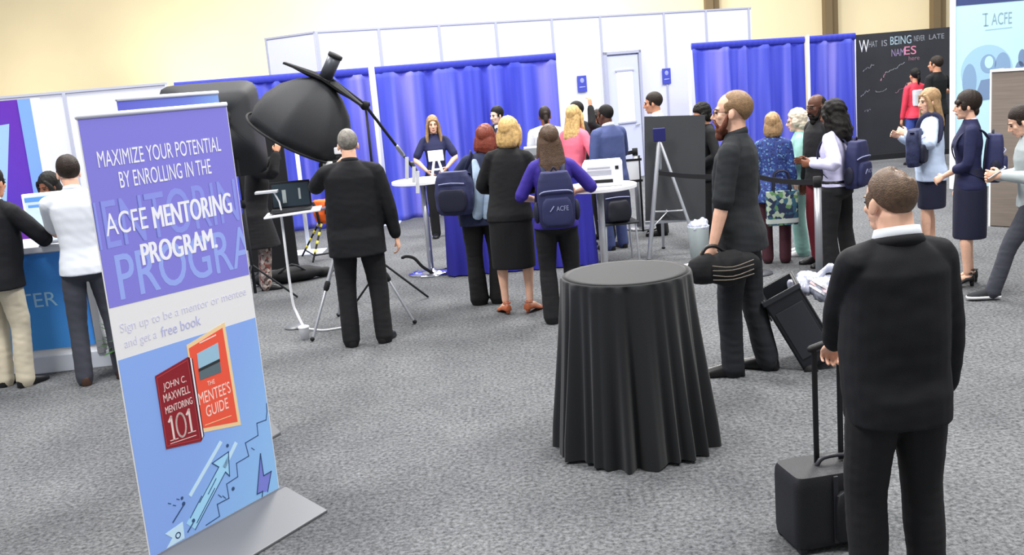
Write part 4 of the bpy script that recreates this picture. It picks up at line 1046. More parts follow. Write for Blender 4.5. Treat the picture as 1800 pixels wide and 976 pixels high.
    strokes([xz([(.884, .886), (.885, .946), (.951, .945), (.900, .992)]), xz([(.884, .886), (.812, .984), (.860, .985), (.85, .997)])], .006, nk, t, 'bolt_line', y=-.0016)
    poly(q((.51, .851), (.640, .842), (.622, .903), (.596, .888), (.322, .989), (.267, .964), (.553, .868)), mat('print_arrow', 'a5dbfd', .6), t, 'arrow_print', y=-.0010)
    strokes([xz([(.322, .989), (.596, .888), (.622, .903), (.640, .842), (.51, .851), (.553, .868), (.38, .93)]), xz([(.34, .975), (.50, .915)]), xz([(.45, .92), (.52, .893)]), xz([(.30, .955), (.40, .918)])], .005, nk, t, 'arrow_line', y=-.0016)
    strokes([xz([(.182, .944), (.266, .918)]), xz([(.27, .985), (.31, .972)])], .007, nk, t, 'arrow_line', y=-.0016)
    for u, v, rr in ((.64, .826, .009), (.635, .939, .010), (.265, .899, .008), (.27, .914, .010), (.318, .966, .010)):
        poly([(x(u)+rr*math.cos(a), z(v)+rr*math.sin(a)) for a in np.linspace(0, 2*PI, 15)[:-1]][::-1], nk, t, 'dot_print', y=-.0012)
    strokes([xz([(.589, .812), (.33, .900)])], .020, wk, t, 'streak_print', y=-.0010); strokes([xz([(.70, .832), (.60, .872)])], .022, wk, t, 'streak_print', y=-.0010)
    poly(q((.118, .962), (.245, .955), (.240, .996), (.11, .998), (.16, .98)), wk, t, 'flag_print', y=-.0010)
    an = np.linspace(0, 2*PI, 17); strokes([[(x(.20)+.013*math.cos(a), z(.981)+.013*math.sin(a)) for a in an]], .005, nk, t, 'ring_print', y=-.0016)
    sm = [[(.17+.03*i, .895+.01*(i % 2)), (.185+.03*i, .899+.01*(i % 2))] for i in range(3)] + [[(.52+.03*i, .935+.008*i), (.54+.03*i, .945+.008*i)] for i in range(2)] + [[(.82, .86), (.84, .868)]]
    for L in sm: strokes([xz(L)], .004, nk, t, 'spark_print', y=-.0012)
    return t
banner('purple and blue roll up banner reading mentoring program with two books', (-1.73, 4.175, 0), math.radians(58), 1.97, BW)
MATS['print_purple2'] = ramp_print('print_purple2', ((0.0, '5f62c4'), (.5, '6e7ed4'), (1.0, '92c4f0')), (0.9, 0, 0.0))
banner('second roll up banner with plain purple edge standing behind the first', (-1.965, 5.28, 0), math.radians(66), 2.04, 0.80, full=False, f=-.10)

# ------------------------------------------------------------------ black cocktail table
t = thing('cocktail_table', 'round cocktail table under a floor length black cloth', 'table', (0.625, 5.36, 0))
n = 240; RT = .358; RB = .442; ZT = .985; V = []; rows = 30
an = np.arange(n)*2*PI/n; rs = np.random.RandomState(5)
fold = np.zeros(n)
for kf, am in ((17, .8), (23, .7), (31, .6), (11, .4), (43, .3)): fold += am*np.sin(kf*an + rs.rand()*6.28)
fold /= 1.6
rings = []
for k in range(rows+1):
    tt = k/rows
    amp = .005 + .034*min(1, tt*1.15)**1.1; r = RT + (RB-RT)*(tt**1.1) + amp*fold
    zz = ZT - .014 - (ZT-.014-.008)*tt + (.012*np.sin(5*an+1)*(tt > .97))
    rings.append(np.stack([r*np.cos(an+.03*tt), r*np.sin(an+.03*tt), np.full(n, 0)+zz], 1))
edge = [np.stack([(RT-.001-.008*(1-math.cos(a)))*np.cos(an), (RT-.001-.008*(1-math.cos(a)))*np.sin(an), np.full(n, ZT-.014+.012*math.sin(a))], 1) for a in (PI/2, PI/3, PI/6)]
topr = [np.stack([q*np.cos(an), q*np.sin(an), np.full(n, ZT)], 1) for q in (.002, .15, .30)]
M_bcl = mat('cloth_table_black', '131518', .75, bump=.12, bscale=400, sheen=.16, spec=.3); M_btop = mat('cloth_table_top', '131518', .6, bump=.1, bscale=400, sheen=.16)
MB().loft([topr[0], topr[1], topr[2], np.array(edge[0])], caps=True).build('cloth_top', M_bcl, t)
MB().loft([edge[0], edge[1], edge[2]] + rings, caps=False).build('cloth_skirt', M_bcl, t)
MB().cyl((0, 0, .93), (0, 0, .945), RT-.01, n=48).build('tabletop', mat('ply', '8a7a60', .6), t)
MB().cyl((0, 0, .02), (0, 0, .93), .035).build('column', M_alu, t)
MB().cyl((0, 0, 0), (0, 0, .02), .25, n=40).build('base', M_alu, t)

# ------------------------------------------------------------------ trolley bag in the foreground
def trolley_bag():
    t = thing('trolley_bag', 'black wheeled pilot case with raised handle beside the foreground man', 'bag', (1.285, 4.02, 0), .17)
    bm_ = mat('bag_black', '1a1b20', .55, bump=.25, bscale=260); trim = mat('bag_trim', '2b2c32', .45)
    R = [ring(0, 0, z, .205*f, .12*f, 36, 9) for z, f in ((.022, .93), (.03, .985), (.06, 1), (.18, 1.0), (.29, 1.0), (.325, .985), (.345, .94))]
    MB().loft(R).build('case_body', bm_, t, smooth='auto')
    R = [ring(.06, -.127, z, .095*f, .022*f, 24, 5) for z, f in ((.05, .9), (.06, 1), (.2, 1), (.255, .95), (.27, .7))]
    MB().loft(R).build('front_pocket', bm_, t, smooth='auto')
    R = [np.stack([.06+.042*a*np.cos(np.arange(24)*2*PI/24), np.full(24, yy), .185+.026*a*np.sin(np.arange(24)*2*PI/24)], 1) for a, yy in ((1, -.145), (1, -.153), (.85, -.155))]
    MB().loft(R).build('logo_badge', mat('badge_grey', '4c4d55', .4), t)
    MB().box((.06, -.156, .185), (.05, .004, .010)).build('badge_bar', trim, t, smooth=False)
    for sx in (-.035, .078): MB().box((sx, .03, .58), (.022, .014, .55)).build('handle_rod', mat('rod_black', '131417', .35), t, smooth=False, bevel=.003)
    MB().tube([(-.05, .03, .855), (.02, .028, .87), (.093, .03, .855)], .016, n=10, sub=3).build('grip', mat('grip_black', '0f0f12', .6), t)
    for sx in (-.03, .15): MB().box((sx, -.125, .19), (.018, .008, .30)).build('strap', trim, t, smooth=False)
    MB().tube([(-.05, 0, .345), (-.02, -.0, .375), (.07, 0, .375), (.10, 0, .345)], .010, n=8, sub=3).build('carry_handle', trim, t)
    for sx in (-.17, .17): MB().cyl((sx-.014, .10, .028), (sx+.014, .10, .028), .028).build('wheel', mat('rubber', '0d0d0e', .7), t)
    for sx in (-.17, .17): MB().box((sx, -.09, .012), (.03, .03, .024)).build('foot', trim, t, smooth=False)
trolley_bag()

# ------------------------------------------------------------------ tilted crate on wheels behind the bearded man
t = thing('wheeled_crate', 'tilted black crate on wheels with flat grey pull handle', 'crate', (2.05, 6.55, .045)); t.rotation_euler = (0, math.radians(-28), -.18)
ck = mat('crate_black', '1f2126', .5, bump=.2, bscale=200)
mb = MB()
mb.box((0, 0, .02), (.26, .40, .04)); mb.box((-.12, 0, .28), (.02, .40, .56)); mb.box((.12, 0, .28), (.02, .40, .56)); mb.box((0, -.19, .28), (.26, .02, .56)); mb.box((0, .19, .28), (.26, .02, .56))
mb.build('crate_body', ck, t, smooth=False, bevel=.006)
MB().box((0, -.203, .545), (.27, .012, .035)).box((0, .203, .545), (.27, .012, .035)).box((-.133, 0, .545), (.012, .41, .035)).box((.133, 0, .545), (.012, .41, .035)).build('rim', mat('crate_rim', '2c2e34', .5), t, smooth=False, bevel=.004)
MB().box((0, -.203, .27), (.20, .008, .36)).build('side_panel', mat('crate_rim', ''), t, smooth=False, bevel=.004)
mb = MB().box((-.145, -.07, .70), (.014, .025, .62)).box((-.145, .07, .70), (.014, .025, .62)).box((-.145, 0, .62), (.010, .12, .40)); mb.build('pull_handle', mat('handle_grey', '8d8f93', .4, .4), t, smooth=False, bevel=.003)
MB().tube([(-.145, -.08, 1.015), (-.145, .08, 1.015)], .014).build('grip', mat('grip_black', ''), t)
for sy in (-.215, .215): MB().cyl((-.09, sy-.012, .0), (-.09, sy+.012, .0), .045).build('wheel', mat('rubber', ''), t)
film = mat('plastic_film', 'aeb2c4', .2, spec=.6)
def bag_lump(name, label, cat, loc, dims, m, seed, mats=None):
    o_ = thing(name, label, cat, loc)
    mb = MB(); rs = np.random.RandomState(seed)
    for i in range(9): mb.ell(((rs.rand()-.5)*dims[0]*.7, (rs.rand()-.5)*dims[1]*.7, dims[2]*(.25+rs.rand()*.4)), (dims[0]*(.22+.1*rs.rand()), dims[1]*(.25+.1*rs.rand()), dims[2]*.28))
    me = remesh(mb, .008, 3, 'film'); displace(me, .012, (55, 55, 55), seed); me.name = 'bag'
    link('bag', me, m, o_); return o_
o_ = bag_lump('plastic_bag', 'crumpled clear plastic bag bulging out of the black crate', 'bag', (2.02, 6.62, .42), (.30, .34, .22), film, 4); o_.rotation_euler = (0, .35, 0)
MB().tube([(0, 0, .16), (.04, .03, .22), (.07, .02, .25)], [.03, .02, .035], n=8, sub=2).build('tied_neck', film, o_)
pp = thing('folded_papers', 'stack of white and pink papers resting on the black crate', 'papers', (2.10, 6.56, .47)); pp.rotation_euler = (.1, .62, .2)
for i, (hx, a) in enumerate((('e9eaf2', 0), ('e8c9cc', .15), ('f2f2f6', -.1))):
    MB().box((0, 0, .02*i), (.24, .30, .016), Euler((0, 0, a))).build('sheet', mat('paper_%s' % ('white', 'pink', 'pale')[i], hx, .8), pp, smooth=False)

# black bundle in the bearded man's hand
bd = thing('equipment_bag', 'black soft bag with thin cords held low by the bearded man', 'bag', (1.325, 6.18, .735), .15)
mb = MB(); mb.ell((-.10, 0, .06), (.13, .07, .10)); mb.ell((.05, 0, .05), (.16, .08, .12)); mb.ell((.17, .02, .06), (.10, .06, .08)); mb.ell((-.16, 0, .04), (.06, .05, .07))
me = remesh(mb, .007, 3, 'bag'); displace(me, .008, (30, 30, 30), 2); link('bag', me, C_blk2, bd)
for i in range(4): MB().tube([(-.08, -.075, .09-.03*i), (.04, -.10, .075-.03*i+.01*(i % 2)), (.19, -.07, .10-.03*i)], .0035, n=6, sub=3).build('cord', mat('cord_tan', '6f655c', .6), bd)
MB().tube([(-.15, 0, .10), (-.10, 0, .19), (-.03, 0, .20), (.04, 0, .15)], .012, n=8, sub=3).build('handle', L_blk, bd)

# phone of the walking man, camera etc.
t = thing('phone', 'pale phone held by the man in grey shirt', 'phone', (3.83, 7.70, 1.045), 1.2); t.rotation_euler = (-.6, 0, 1.2)
MB().box((0, 0, 0), (.075, .15, .009)).build('case', mat('phone_pale', 'd5d8de', .3), t, smooth=False, bevel=.003); MB().box((0, 0, .005), (.066, .135, .001)).build('screen', mat('phone_screen', '2a3040', .1), t, smooth=False)

# shoulder bags
def shoulder_bag(label, loc, rz, B, side, size=1.0, m=None):
    t = thing('shoulder_bag', label, 'bag', loc, rz); m = m or M_pack
    me = remesh(round_box(MB(), (0, 0, 0), (.34*size, .15*size, .36*size), 3.4, tap=.12), .008, 3, 'bag'); displace(me, .012, (16, 16, 16), 3); link('bag', me, m, t)
    me = remesh(round_box(MB(), (0, -.08*size, -.06), (.24*size, .06, .18*size), 3.4), .008, 3, 'front_pocket'); link('front_pocket', me, M_packd, t)
    MB().tube([(-.12, -.082, .09), (0, -.092, .10), (.12, -.082, .09)], .005, n=6, sub=2).build('zipper', M_packl, t)
    sh = Vector(B.U((side*.13, 0, 1.50)))*B.s
    Mi = (Matrix.Translation(Vector(loc)) @ Matrix.Rotation(rz, 4, 'Z')).inverted()
    a = Mi @ (B.M @ sh); q = lambda p: Mi @ (B.M @ (Vector(B.U(p))*B.s))
    MB().tube([(-.14*size, 0, .15*size), q((side*.15, .15, 1.25)), q((side*.13, .10, 1.44)), a, q((side*.13, -.10, 1.44)), q((side*.20, -.07, 1.22)), (.14*size, 0, .15*size)], .022, n=8, sub=5, ry=.3).build('strap', M_strap, t)
    return t
shoulder_bag('slouching navy bag on the shoulder of the woman with auburn hair', (-.46, 9.12, 1.09), -.25, P['red'], -1, 1.12, mat('pack_navy_worn', '2c3056', .7, var=.25, vscale=16))
shoulder_bag('navy patterned bag under the arm of the woman in pale blue', (3.98, 9.60, 1.10), 1.0, P['light'], -1, 1.0, mat('pack_navy_pattern', '252b4c', .7, var=.5, vscale=22))
t = thing('tote_bag', 'patterned green and navy tote bag held by the short blonde woman', 'bag', (2.74, 9.82, .42), -.1)
tp = spotted('tote_print', '23304f', ['5f8a5a', 'a9b9a4', '2f5a70'], 26, .35)
R = [ring(0, 0, z, .155*f, .05*f, 28, 5) for z, f in ((.0, .95), (.02, 1), (.18, 1), (.34, .98))]
MB().loft(R).build('bag_body', tp, t, smooth='auto')
MB().loft([ring(0, 0, z, .158, .053, 28, 5) for z in (.02, .065)]).build('border', mat('tote_pale', 'b9c2bd', .8), t, smooth='auto')
for sy in (-.04, .04): MB().tube([(-.08, sy, .33), (-.06, sy, .52), (.06, sy, .52), (.08, sy, .33)], .010, n=8, sub=3).build('handle', C_nvd, t)

# ------------------------------------------------------------------ left booth: graphic wall, counter, screens, plant
t = thing('graphic_wall', 'purple graphic wall with light blue triangle at the left edge', 'display', (-5.75, 9.35, 0), -.04)
MB().box((.70, .04, 1.13), (1.40, .08, 2.26)).build('panel', ramp_print('wall_purple', ((0.0, '4c32a8'), (.6, '5b3fc0'), (1, '6a35b0')), (.3, 0, .25)), t, smooth=False)
tri = mat('print_tri', '9fc4f4', .6)
poly([(.70, 1.02), (1.02, 2.03), (1.28, 2.05), (1.05, 1.0)][::-1], tri, t, 'triangle_print', y=-.001)
poly([(.60, 1.0), (1.40, 1.05), (1.40, .1), (.6, .1)][::-1], mat('print_violet_deep', '7a2fb4', .6), t, 'violet_print', y=-.001)
MB().box((1.46, .03, 1.13), (.12, .10, 2.26)).build('edge_frame', mat('frame_blue', '7fa9ee', .5), t, smooth=False)
MB().box((1.54, .03, 1.13), (.04, .10, 2.26)).build('edge_post', M_white, t, smooth=False)

t = thing('counter', 'bright blue reception counter with white frame and white lettering', 'counter', (-5.35, 7.86, 0), .115)
bl = ramp_print('counter_blue', ((0, '2f8fe4'), (.5, '56aef2'), (1, '3f86e0')), (.45, 0, .2))
MB().box((1.02, .30, .56), (2.04, .56, .90)).build('counter_body', M_white, t, smooth=False)
MB().box((.45, .012, .60), (.80, .01, .80)).box((1.40, .012, .60), (.92, .01, .80)).build('graphic_panel', bl, t, smooth=False)
MB().box((1.02, .30, 1.035), (2.10, .64, .05)).build('counter_top', mat('top_white_grey', 'dfe3ec', .35), t, smooth=False, bevel=.005)
MB().box((1.02, .30, .07), (2.08, .60, .14)).build('plinth', mat('plinth_pale', 'd3d9e4', .4), t, smooth=False, bevel=.004)
for xx in (.03, .90, 1.90): MB().box((xx, 0, .57), (.06, .03, .90)).build('corner_post', M_alu, t, smooth=False, bevel=.004)
text('CENTER', .98, 1.62, .56, .68, mat('print_pale_cyan', 'a8d8f8', .5), t, y=.006, ext=.001)
mo = thing('monitor', 'white bordered screen standing on the blue counter', 'monitor', (-3.86, 8.42, 1.06), .25)
MB().box((0, 0, .235), (.36, .03, .34)).build('housing', M_white, mo, smooth=False, bevel=.006)
MB().box((0, -.017, .235), (.32, .004, .29)).build('screen', mat('screen_pale', 'c6dcf6', .3), mo, smooth=False)
MB().box((0, -.020, .355), (.32, .004, .035)).box((-.06, -.020, .30), (.16, .004, .02)).build('screen_header', mat('screen_blue', '5f97dc', .3), mo, smooth=False)
MB().cyl((0, .01, .0), (0, .01, .10), .02).box((0, .02, .006), (.2, .14, .012)).build('stand', M_alu, mo)
lp_ = thing('laptop', 'open grey laptop on the blue counter in front of the man in white', 'laptop', (-3.62, 8.10, 1.06), .12)
MB().box((0, 0, .010), (.34, .23, .018)).build('base', mat('laptop_grey', 'b4b8c0', .35, .4), lp_, smooth=False, bevel=.004)
MB().box((0, 0, .0205), (.30, .13, .003)).build('keyboard', mat('keys_dark', '26272c', .5), lp_, smooth=False)
MB().box((0, .145, .115), (.34, .012, .22), Euler((-.28, 0, 0))).build('lid', MATS['laptop_grey'], lp_, smooth=False, bevel=.004)
MB().box((0, .137, .115), (.31, .003, .19), Euler((-.28, 0, 0))).build('screen', mat('screen_pale', ''), lp_, smooth=False)

pl = thing('potted_fern', 'bushy green potted plant at the end of the blue counter', 'plant', (-3.08, 7.98, 0))
MB().lathe([(.10, 0), (.14, .02), (.17, .22), (.18, .23), (.16, .23), (.15, .20), (.01, .19)]).build('pot', mat('pot_black', '1d1e20', .5), pl)
rs = random.Random(11); mb = MB()
for i in range(90):
    a = rs.uniform(0, 2*PI); L = rs.uniform(.20, .42); el = rs.uniform(.25, 1.35); b = Vector((.07*math.cos(a), .07*math.sin(a), .2))
    d_ = Vector((math.cos(a)*math.cos(el), math.sin(a)*math.cos(el), math.sin(el))); sdv = Vector((-math.sin(a), math.cos(a), 0)); up = Vector((0, 0, 1))
    Pm = [b + d_*L*t_ - up*(.22*t_*t_*L) for t_ in (0, .3, .6, .85, 1)]; wd = [.006, .020, .024, .015, .002]
    V = []
    for p_, w_ in zip(Pm, wd): V += [p_-sdv*w_, p_ + up*.003, p_+sdv*w_]
    F = []
    for k_ in range(4):
        for j_ in range(2): a_ = k_*3+j_; F.append((a_, a_+1, a_+4, a_+3))
    mb.add([tuple(v) for v in V], F)
mb.build('foliage', mat('leaf_green', '2f5a24', .5, var=.5, vscale=9), pl, fix=False)

# ------------------------------------------------------------------ photo corner
bk = mat('softbox_black', '202226', .7, bump=.15, bscale=300); bk2 = mat('softbox_dark', '121316', .8); strobe = mat('strobe_grey', '4a4d54', .4, .3)
t = thing('backdrop_panel', 'tall black backdrop panel behind the woman in black', 'backdrop', (-3.12, 11.9, 0), .12)
MB().box((.27, 0, 1.06), (.56, .05, 2.04)).build('panel', bk2, t, smooth=False, bevel=.01)
for sx in (.03, .51): MB().box((sx, 0, .02), (.05, .5, .04)).build('foot', bk, t, smooth=False)

def softbox(label, rim_c, apex, R, seed, flap=True, nseg=8, square=False):
    t = thing('softbox', label, 'softbox', tuple(apex))
    ax = (Vector(rim_c)-Vector(apex)); L = ax.length; ax.normalize(); q_ = ax.to_track_quat('Z', 'Y').to_matrix()
    rings = []; n_ = nseg*8
    for tt, rr in ((0, .11), (.06, .24), (.18, .48), (.38, .74), (.62, .92), (.85, 1.0), (1.0, .985)):
        an_ = np.arange(n_)*2*PI/n_; f_ = 1 - (.055)*(np.abs(np.sin(an_*nseg/2))) * min(1, tt*2+.2)
        r_ = R*rr*f_
        if square: r_ = R*(.45+.55*tt**.6)*(np.abs(np.cos(an_))**9 + np.abs(np.sin(an_))**9)**(-1/9.0)*(.3 if rr < .2 else 1)
        p_ = np.stack([r_*np.cos(an_), r_*np.sin(an_), np.full(n_, tt*L)], 1); rings.append(p_ @ np.array(q_).T)
    inner = [r_*1.0 for r_ in rings]
    o_ = MB().loft(rings, caps=False).build('fabric_shell', bk, t); so = o_.modifiers.new('thick', 'SOLIDIFY'); so.thickness = .006
    an_ = np.arange(48)*2*PI/48; p_ = np.stack([R*.93*np.cos(an_), R*.93*np.sin(an_), np.full(48, L*.93)], 1) @ np.array(q_).T
    MB().add(p_, [tuple(range(48))]).build('diffuser', mat('diffuser_white', 'e8ebf4', .8), t, fix=False)
    if not square: p_ = [tuple(Vector((R*1.0*math.cos(a), R*1.0*math.sin(a), L)) @ q_.transposed()) for a in np.linspace(0, 2*PI, 49)]
    if not square: MB().tube(p_, .012, n=8).build('rim', bk2, t)
    if flap:
        f_ = np.array([(-.03, -.40, .03), (.03, -.40, .03), (.12, 0, -.03), (.03, .40, .03), (-.03, .40, .03), (-.12, 0, -.03)])
        V = np.concatenate([f_, f_ + np.array((0, 0, .02))]) @ np.array(Matrix.Rotation(0, 3, 'Z')) @ np.array(q_).T
        MB().add(V, [(0,1,2,3,4,5), (11,10,9,8,7,6)] + [(i, (i+1) % 6, (i+1) % 6+6, i+6) for i in range(6)]).build('back_flap', bk2, t, smooth=False)
    b_ = Vector((0, 0, 0)); MB().tube([b_ - ax*.02, b_ - ax*.24], .06, n=18, round_ends=False).build('strobe_head', strobe, t)
    MB().tube([b_ - ax*.22, b_ - ax*.25], .066, n=18, round_ends=False).build('strobe_cap', bk2, t)
    return t
sb = softbox('black octagonal softbox hanging from the boom arm', (-1.83, 9.16, 1.70), (-1.52, 9.10, 2.20), .49, 1)
# square back flap reaching over the shell
sb2 = softbox('large black softbox behind the roll up banners', (-2.95, 10.50, 1.80), (-2.72, 9.95, 1.90), .50, 2, flap=False, square=True)
def light_stand(label, x, y, h, spread=.42):
    t = thing('light_stand', label, 'stand', (x, y, 0))
    MB().cyl((0, 0, .12), (0, 0, h*.55), .016).cyl((0, 0, h*.5), (0, 0, h), .012).build('pole', bk, t)
    MB().cyl((0, 0, h*.52), (0, 0, h*.56), .024).build('clamp', bk2, t)
    for i in range(3):
        a = i*2*PI/3 + .4
        MB().tube([(0, 0, .42), (spread*math.cos(a), spread*math.sin(a), .015)], .011, n=8).build('leg', bk, t)
    return t
st = light_stand('tall black light stand carrying the boom arm', -1.24, 9.55, 1.93)
light_stand('black light stand under the large softbox', -2.66, 10.12, 1.95)
t = thing('boom_arm', 'black boom arm with white tagged counterweight end', 'boom', (-1.24, 9.50, 1.95))
a0 = Vector((-1.48, 9.14, 2.22)) - t.location; a1 = Vector((-.86, 9.86, 1.26)) - t.location
MB().tube([a0, (0, 0, 0), a1], [.014, .016, .013], n=10).build('arm', bk, t)
MB().ell((0, 0, -.01), (.045, .045, .045)).cyl((-.05, 0, 0), (.05, 0, 0), .018).build('pivot', bk2, t)
MB().tube([a1*.62, a1*.75], .020, n=10).build('collar', M_alu, t)
wt = mat('tag_white', 'eceef4', .6)
for f_, h_ in ((.78, .22), (.93, .16), (1.0, .22)):
    p_ = a1*f_; MB().box(p_ + Vector((.012, -.03, -h_/2)), (.035, .006, h_), Euler((.05, .1, 0))).build('tag', wt, t, smooth=False)
MB().tube([a1*.93 + Vector((0, 0, .03)), a1*1.0 + Vector((0, 0, .0))], .022, n=10).build('counterweight', strobe, t)

# camera on silver tripod
tp_ = thing('tripod', 'silver camera tripod in front of the man in black suit', 'tripod', (-1.40, 8.74, 0))
silver = mat('silver', 'c9ccd2', .3, .7); 
apex = Vector((0, 0, 1.05))
for fx_, fy_ in ((-1.76, 8.34), (-1.67, 9.22), (-.90, 8.66)):
    f_ = Vector((fx_+1.40, fy_-8.74, .012)); m_ = apex.lerp(f_, .58)
    lg_ = MB().tube([apex + (f_-apex).normalized()*.05, m_], .019, n=10).build('leg', silver, tp_)
    MB().tube([m_, f_], .013, n=10).build('lower_leg', silver, lg_); MB().tube([m_.lerp(f_, -.04), m_.lerp(f_, .06)], .026, n=10).build('clamp', bk2, lg_)
    MB().ell(f_ + Vector((0, 0, .010)), (.02, .02, .02)).build('rubber_foot', bk2, lg_)
MB().cyl((0, 0, .50), (0, 0, 1.32), .018).build('centre_column', silver, tp_)
MB().cyl((0, 0, 1.0), (0, 0, 1.08), .05).build('shoulder', bk2, tp_)
MB().ell((0, 0, 1.36), (.035, .035, .05)).tube([(0, 0, 1.34), (.10, -.16, 1.28)], .009, n=8).build('pan_head', bk2, tp_)
cm = thing('camera', 'black camera with pale lens on the silver tripod', 'camera', (-1.40, 8.74, 1.40), .9)
MB().box((0, 0, .055), (.15, .07, .11)).box((0, .0, .125), (.07, .06, .04)).build('camera_body', bk2, cm, smooth=False, bevel=.012)
MB().tube([(0, .03, .055), (0, .20, .055)], [.036, .042], n=18, round_ends=False).build('lens', mat('lens_pale', 'cfd0d2', .4), cm)
MB().tube([(0, .20, .055), (0, .24, .055)], [.046, .05], n=18, round_ends=False).build('lens_hood', bk2, cm)
MB().box((0, 0, .185), (.06, .09, .06)).build('flash', M_white, cm, smooth=False, bevel=.008)

# tethering tray and laptop on its own arm
tr = thing('tethering_tray', 'white laptop tray on a thin white post beside the tripod', 'tray', (-2.02, 8.98, 0))
MB().box((.10, 0, 1.055), (.50, .34, .018), Euler((0, -.05, .12))).build('tray_top', M_white, tr, smooth=False, bevel=.006)
MB().tube([(-.0, -.06, 1.05), (-.0, -.06, .30), (.03, -.08, .14), (.10, -.18, .025)], .012, n=10, sub=4).build('post', M_white, tr)
MB().tube([(.10, -.18, .02), (.28, -.30, .012), (.42, -.28, .012), (.60, -.2, .012)], .008, n=8, sub=4).build('cable', M_white, tr)
MB().lathe([(.10, 0), (.10, .012), (.02, .02)], (.0, -.06, 0)).build('base', mat('base_grey', ''), tr)
MB().tube([(.32, .05, 1.05), (.50, .0, 1.09), (.615, -.22, 1.10)], .014, n=8, sub=3).build('arm', mat('arm_pinkish', '9a8fa8', .5), tr)
lt = thing('laptop', 'open black laptop showing a picture on the white tray', 'laptop', (-1.94, 9.0, 1.066), .12)
MB().box((0, 0, .010), (.36, .24, .018)).build('base', bk, lt, smooth=False, bevel=.004)
MB().box((0, .135, .135), (.36, .012, .25), Euler((-.2, 0, 0))).build('lid', bk2, lt, smooth=False, bevel=.004)
MB().box((0, .127, .135), (.33, .003, .21), Euler((-.2, 0, 0))).build('screen', mat('screen_dark', '2a3a44', .2), lt, smooth=False)
MB().box((-.06, .124, .125), (.035, .004, .12), Euler((-.2, 0, 0))).box((.08, .124, .14), (.02, .004, .10), Euler((-.2, 0, 0))).build('screen_picture', mat('screen_pic', 'aeb9b8', .3), lt, smooth=False)
wp = thing('notebook', 'pale slim notebook leaning over the laptop screen', 'notebook', (-2.13, 8.95, 1.26), .12)
MB().box((0, 0, .0), (.20, .12, .02)).build('cover', mat('notebook_grey', 'b9bcc4', .5), wp, smooth=False, bevel=.003)
MB().tube([(.06, 0, 0), (.10, 0, -.10), (.11, 0, -.195)], .008, n=8).build('holder', M_white, wp)
cup = thing('paper_cup', 'white paper cup standing on the carpet by the tripod', 'cup', (-1.845, 8.45, 0))
MB().lathe([(.034, 0), (.045, .10), (.047, .104), (.043, .103), (.033, .008), (.001, .007)]).build('cup', M_white, cup)
MB().lathe([(.049, .100), (.049, .112), (.040, .118), (.001, .117)]).build('lid', mat('lid_white', 'f4f4f6', .4), cup)
# orange stool on taped legs
so_ = thing('folding_stool', 'folding stool with orange seat bag and yellow taped black legs', 'stool', (-2.36, 12.85, 0))
R = [ring(0, 0, z, .13*f, .12*f, 24, 3) for z, f in ((.44, .5), (.48, .85), (.56, 1), (.68, 1), (.74, .9))]
me = remesh(MB().loft(R), .01, 3, 'seat_bag'); displace(me, .012, (25, 25, 20), 3); link('seat_bag', me, mat('orange', 'e2601c', .7), so_)
MB().tube([(-.10, -.11, .72), (-.06, -.135, .6), (-.05, -.12, .46)], .018, n=8).tube([(.07, -.12, .72), (.05, -.13, .58)], .015, n=8).build('strap', bk2, so_)
yl = mat('tape_yellow', 'e4d33a', .6)
for a in (-1.9, -.3, 1.2, 2.7):
    tp0 = Vector((.05*math.cos(a), .05*math.sin(a), .50)); ft = Vector((.42*math.cos(a), .42*math.sin(a), .01))
    l_ = MB().tube([tp0, ft], .013, n=8).build('leg', bk2, so_)
    for k_ in range(4): MB().tube([tp0.lerp(ft, .12+.2*k_), tp0.lerp(ft, .20+.2*k_)], .0155, n=8, round_ends=False).build('tape_band', yl, l_)
for a, b_ in ((-1.9, -.3), (2.7, -1.9)):
    MB().tube([(.36*math.cos(a), .36*math.sin(a), .08), (.36*math.cos(b_), .36*math.sin(b_), .08)], .010, n=8).build('brace', bk2, so_)
fb = thing('duffel_bag', 'long flat black bag lying on the carpet by the boots', 'bag', (-2.52, 11.25, 0), .35)
me = remesh(MB().ell((0, 0, .085), (.40, .14, .09)).ell((-.28, 0, .07), (.16, .12, .07)).ell((.36, .02, .06), (.14, .07, .055)), .012, 4, 'bag'); displace(me, .012, (14, 14, 14), 6); link('bag', me, bk2, fb)
MB().tube([(-.15, -.10, .13), (0, -.13, .22), (.15, -.10, .13)], .012, n=8, sub=3).build('handle', bk, fb)

# ------------------------------------------------------------------ tables of the booth
def high_top(label, x, y, r, h):
    t = thing('cocktail_table', label, 'table', (x, y, 0), 0, 'white high tables')
    MB().lathe([(.005, h-.035), (r-.01, h-.035), (r, h-.03), (r, h-.004), (r-.004, h), (.005, h)], n=48).build('tabletop', M_white, t, smooth='auto')
    MB().cyl((0, 0, .02), (0, 0, h-.03), .032).build('column', silver, t)
    MB().lathe([(.26, 0), (.262, .012), (.20, .022), (.06, .034), (.035, .06)], n=40).build('base', mat('chrome', 'd4d6e0', .08, 1.0), t)
    MB().lathe([(.12, h-.06), (.12, h-.036), (.03, h-.036)], n=24).build('top_plate', M_alu, t)
    return t
high_top('white round high table with chrome foot left of the draped table', -.90, 11.05, .34, 1.06)
high_top('white round high table carrying the white printer', .86, 9.02, .34, 1.06)
dt = thing('draped_table', 'table under floor length dark blue cloth behind three women', 'table', (.13, 11.02, 0))
M_skirt = mat('skirt_blue', '2b2a96', .8, var=.08, vscale=2)
nq = 260; per = []
W_, D_ = .79, .30
for i in range(nq):
    s_ = i/nq*4
    k_ = int(s_); f_ = s_-k_
    c_ = [(-W_, -D_), (W_, -D_), (W_, D_), (-W_, D_), (-W_, -D_)]
    per.append((c_[k_][0]*(1-f_)+c_[k_+1][0]*f_, c_[k_][1]*(1-f_)+c_[k_+1][1]*f_, (0, 1, 0, -1)[k_], (-1, 0, 1, 0)[k_]))
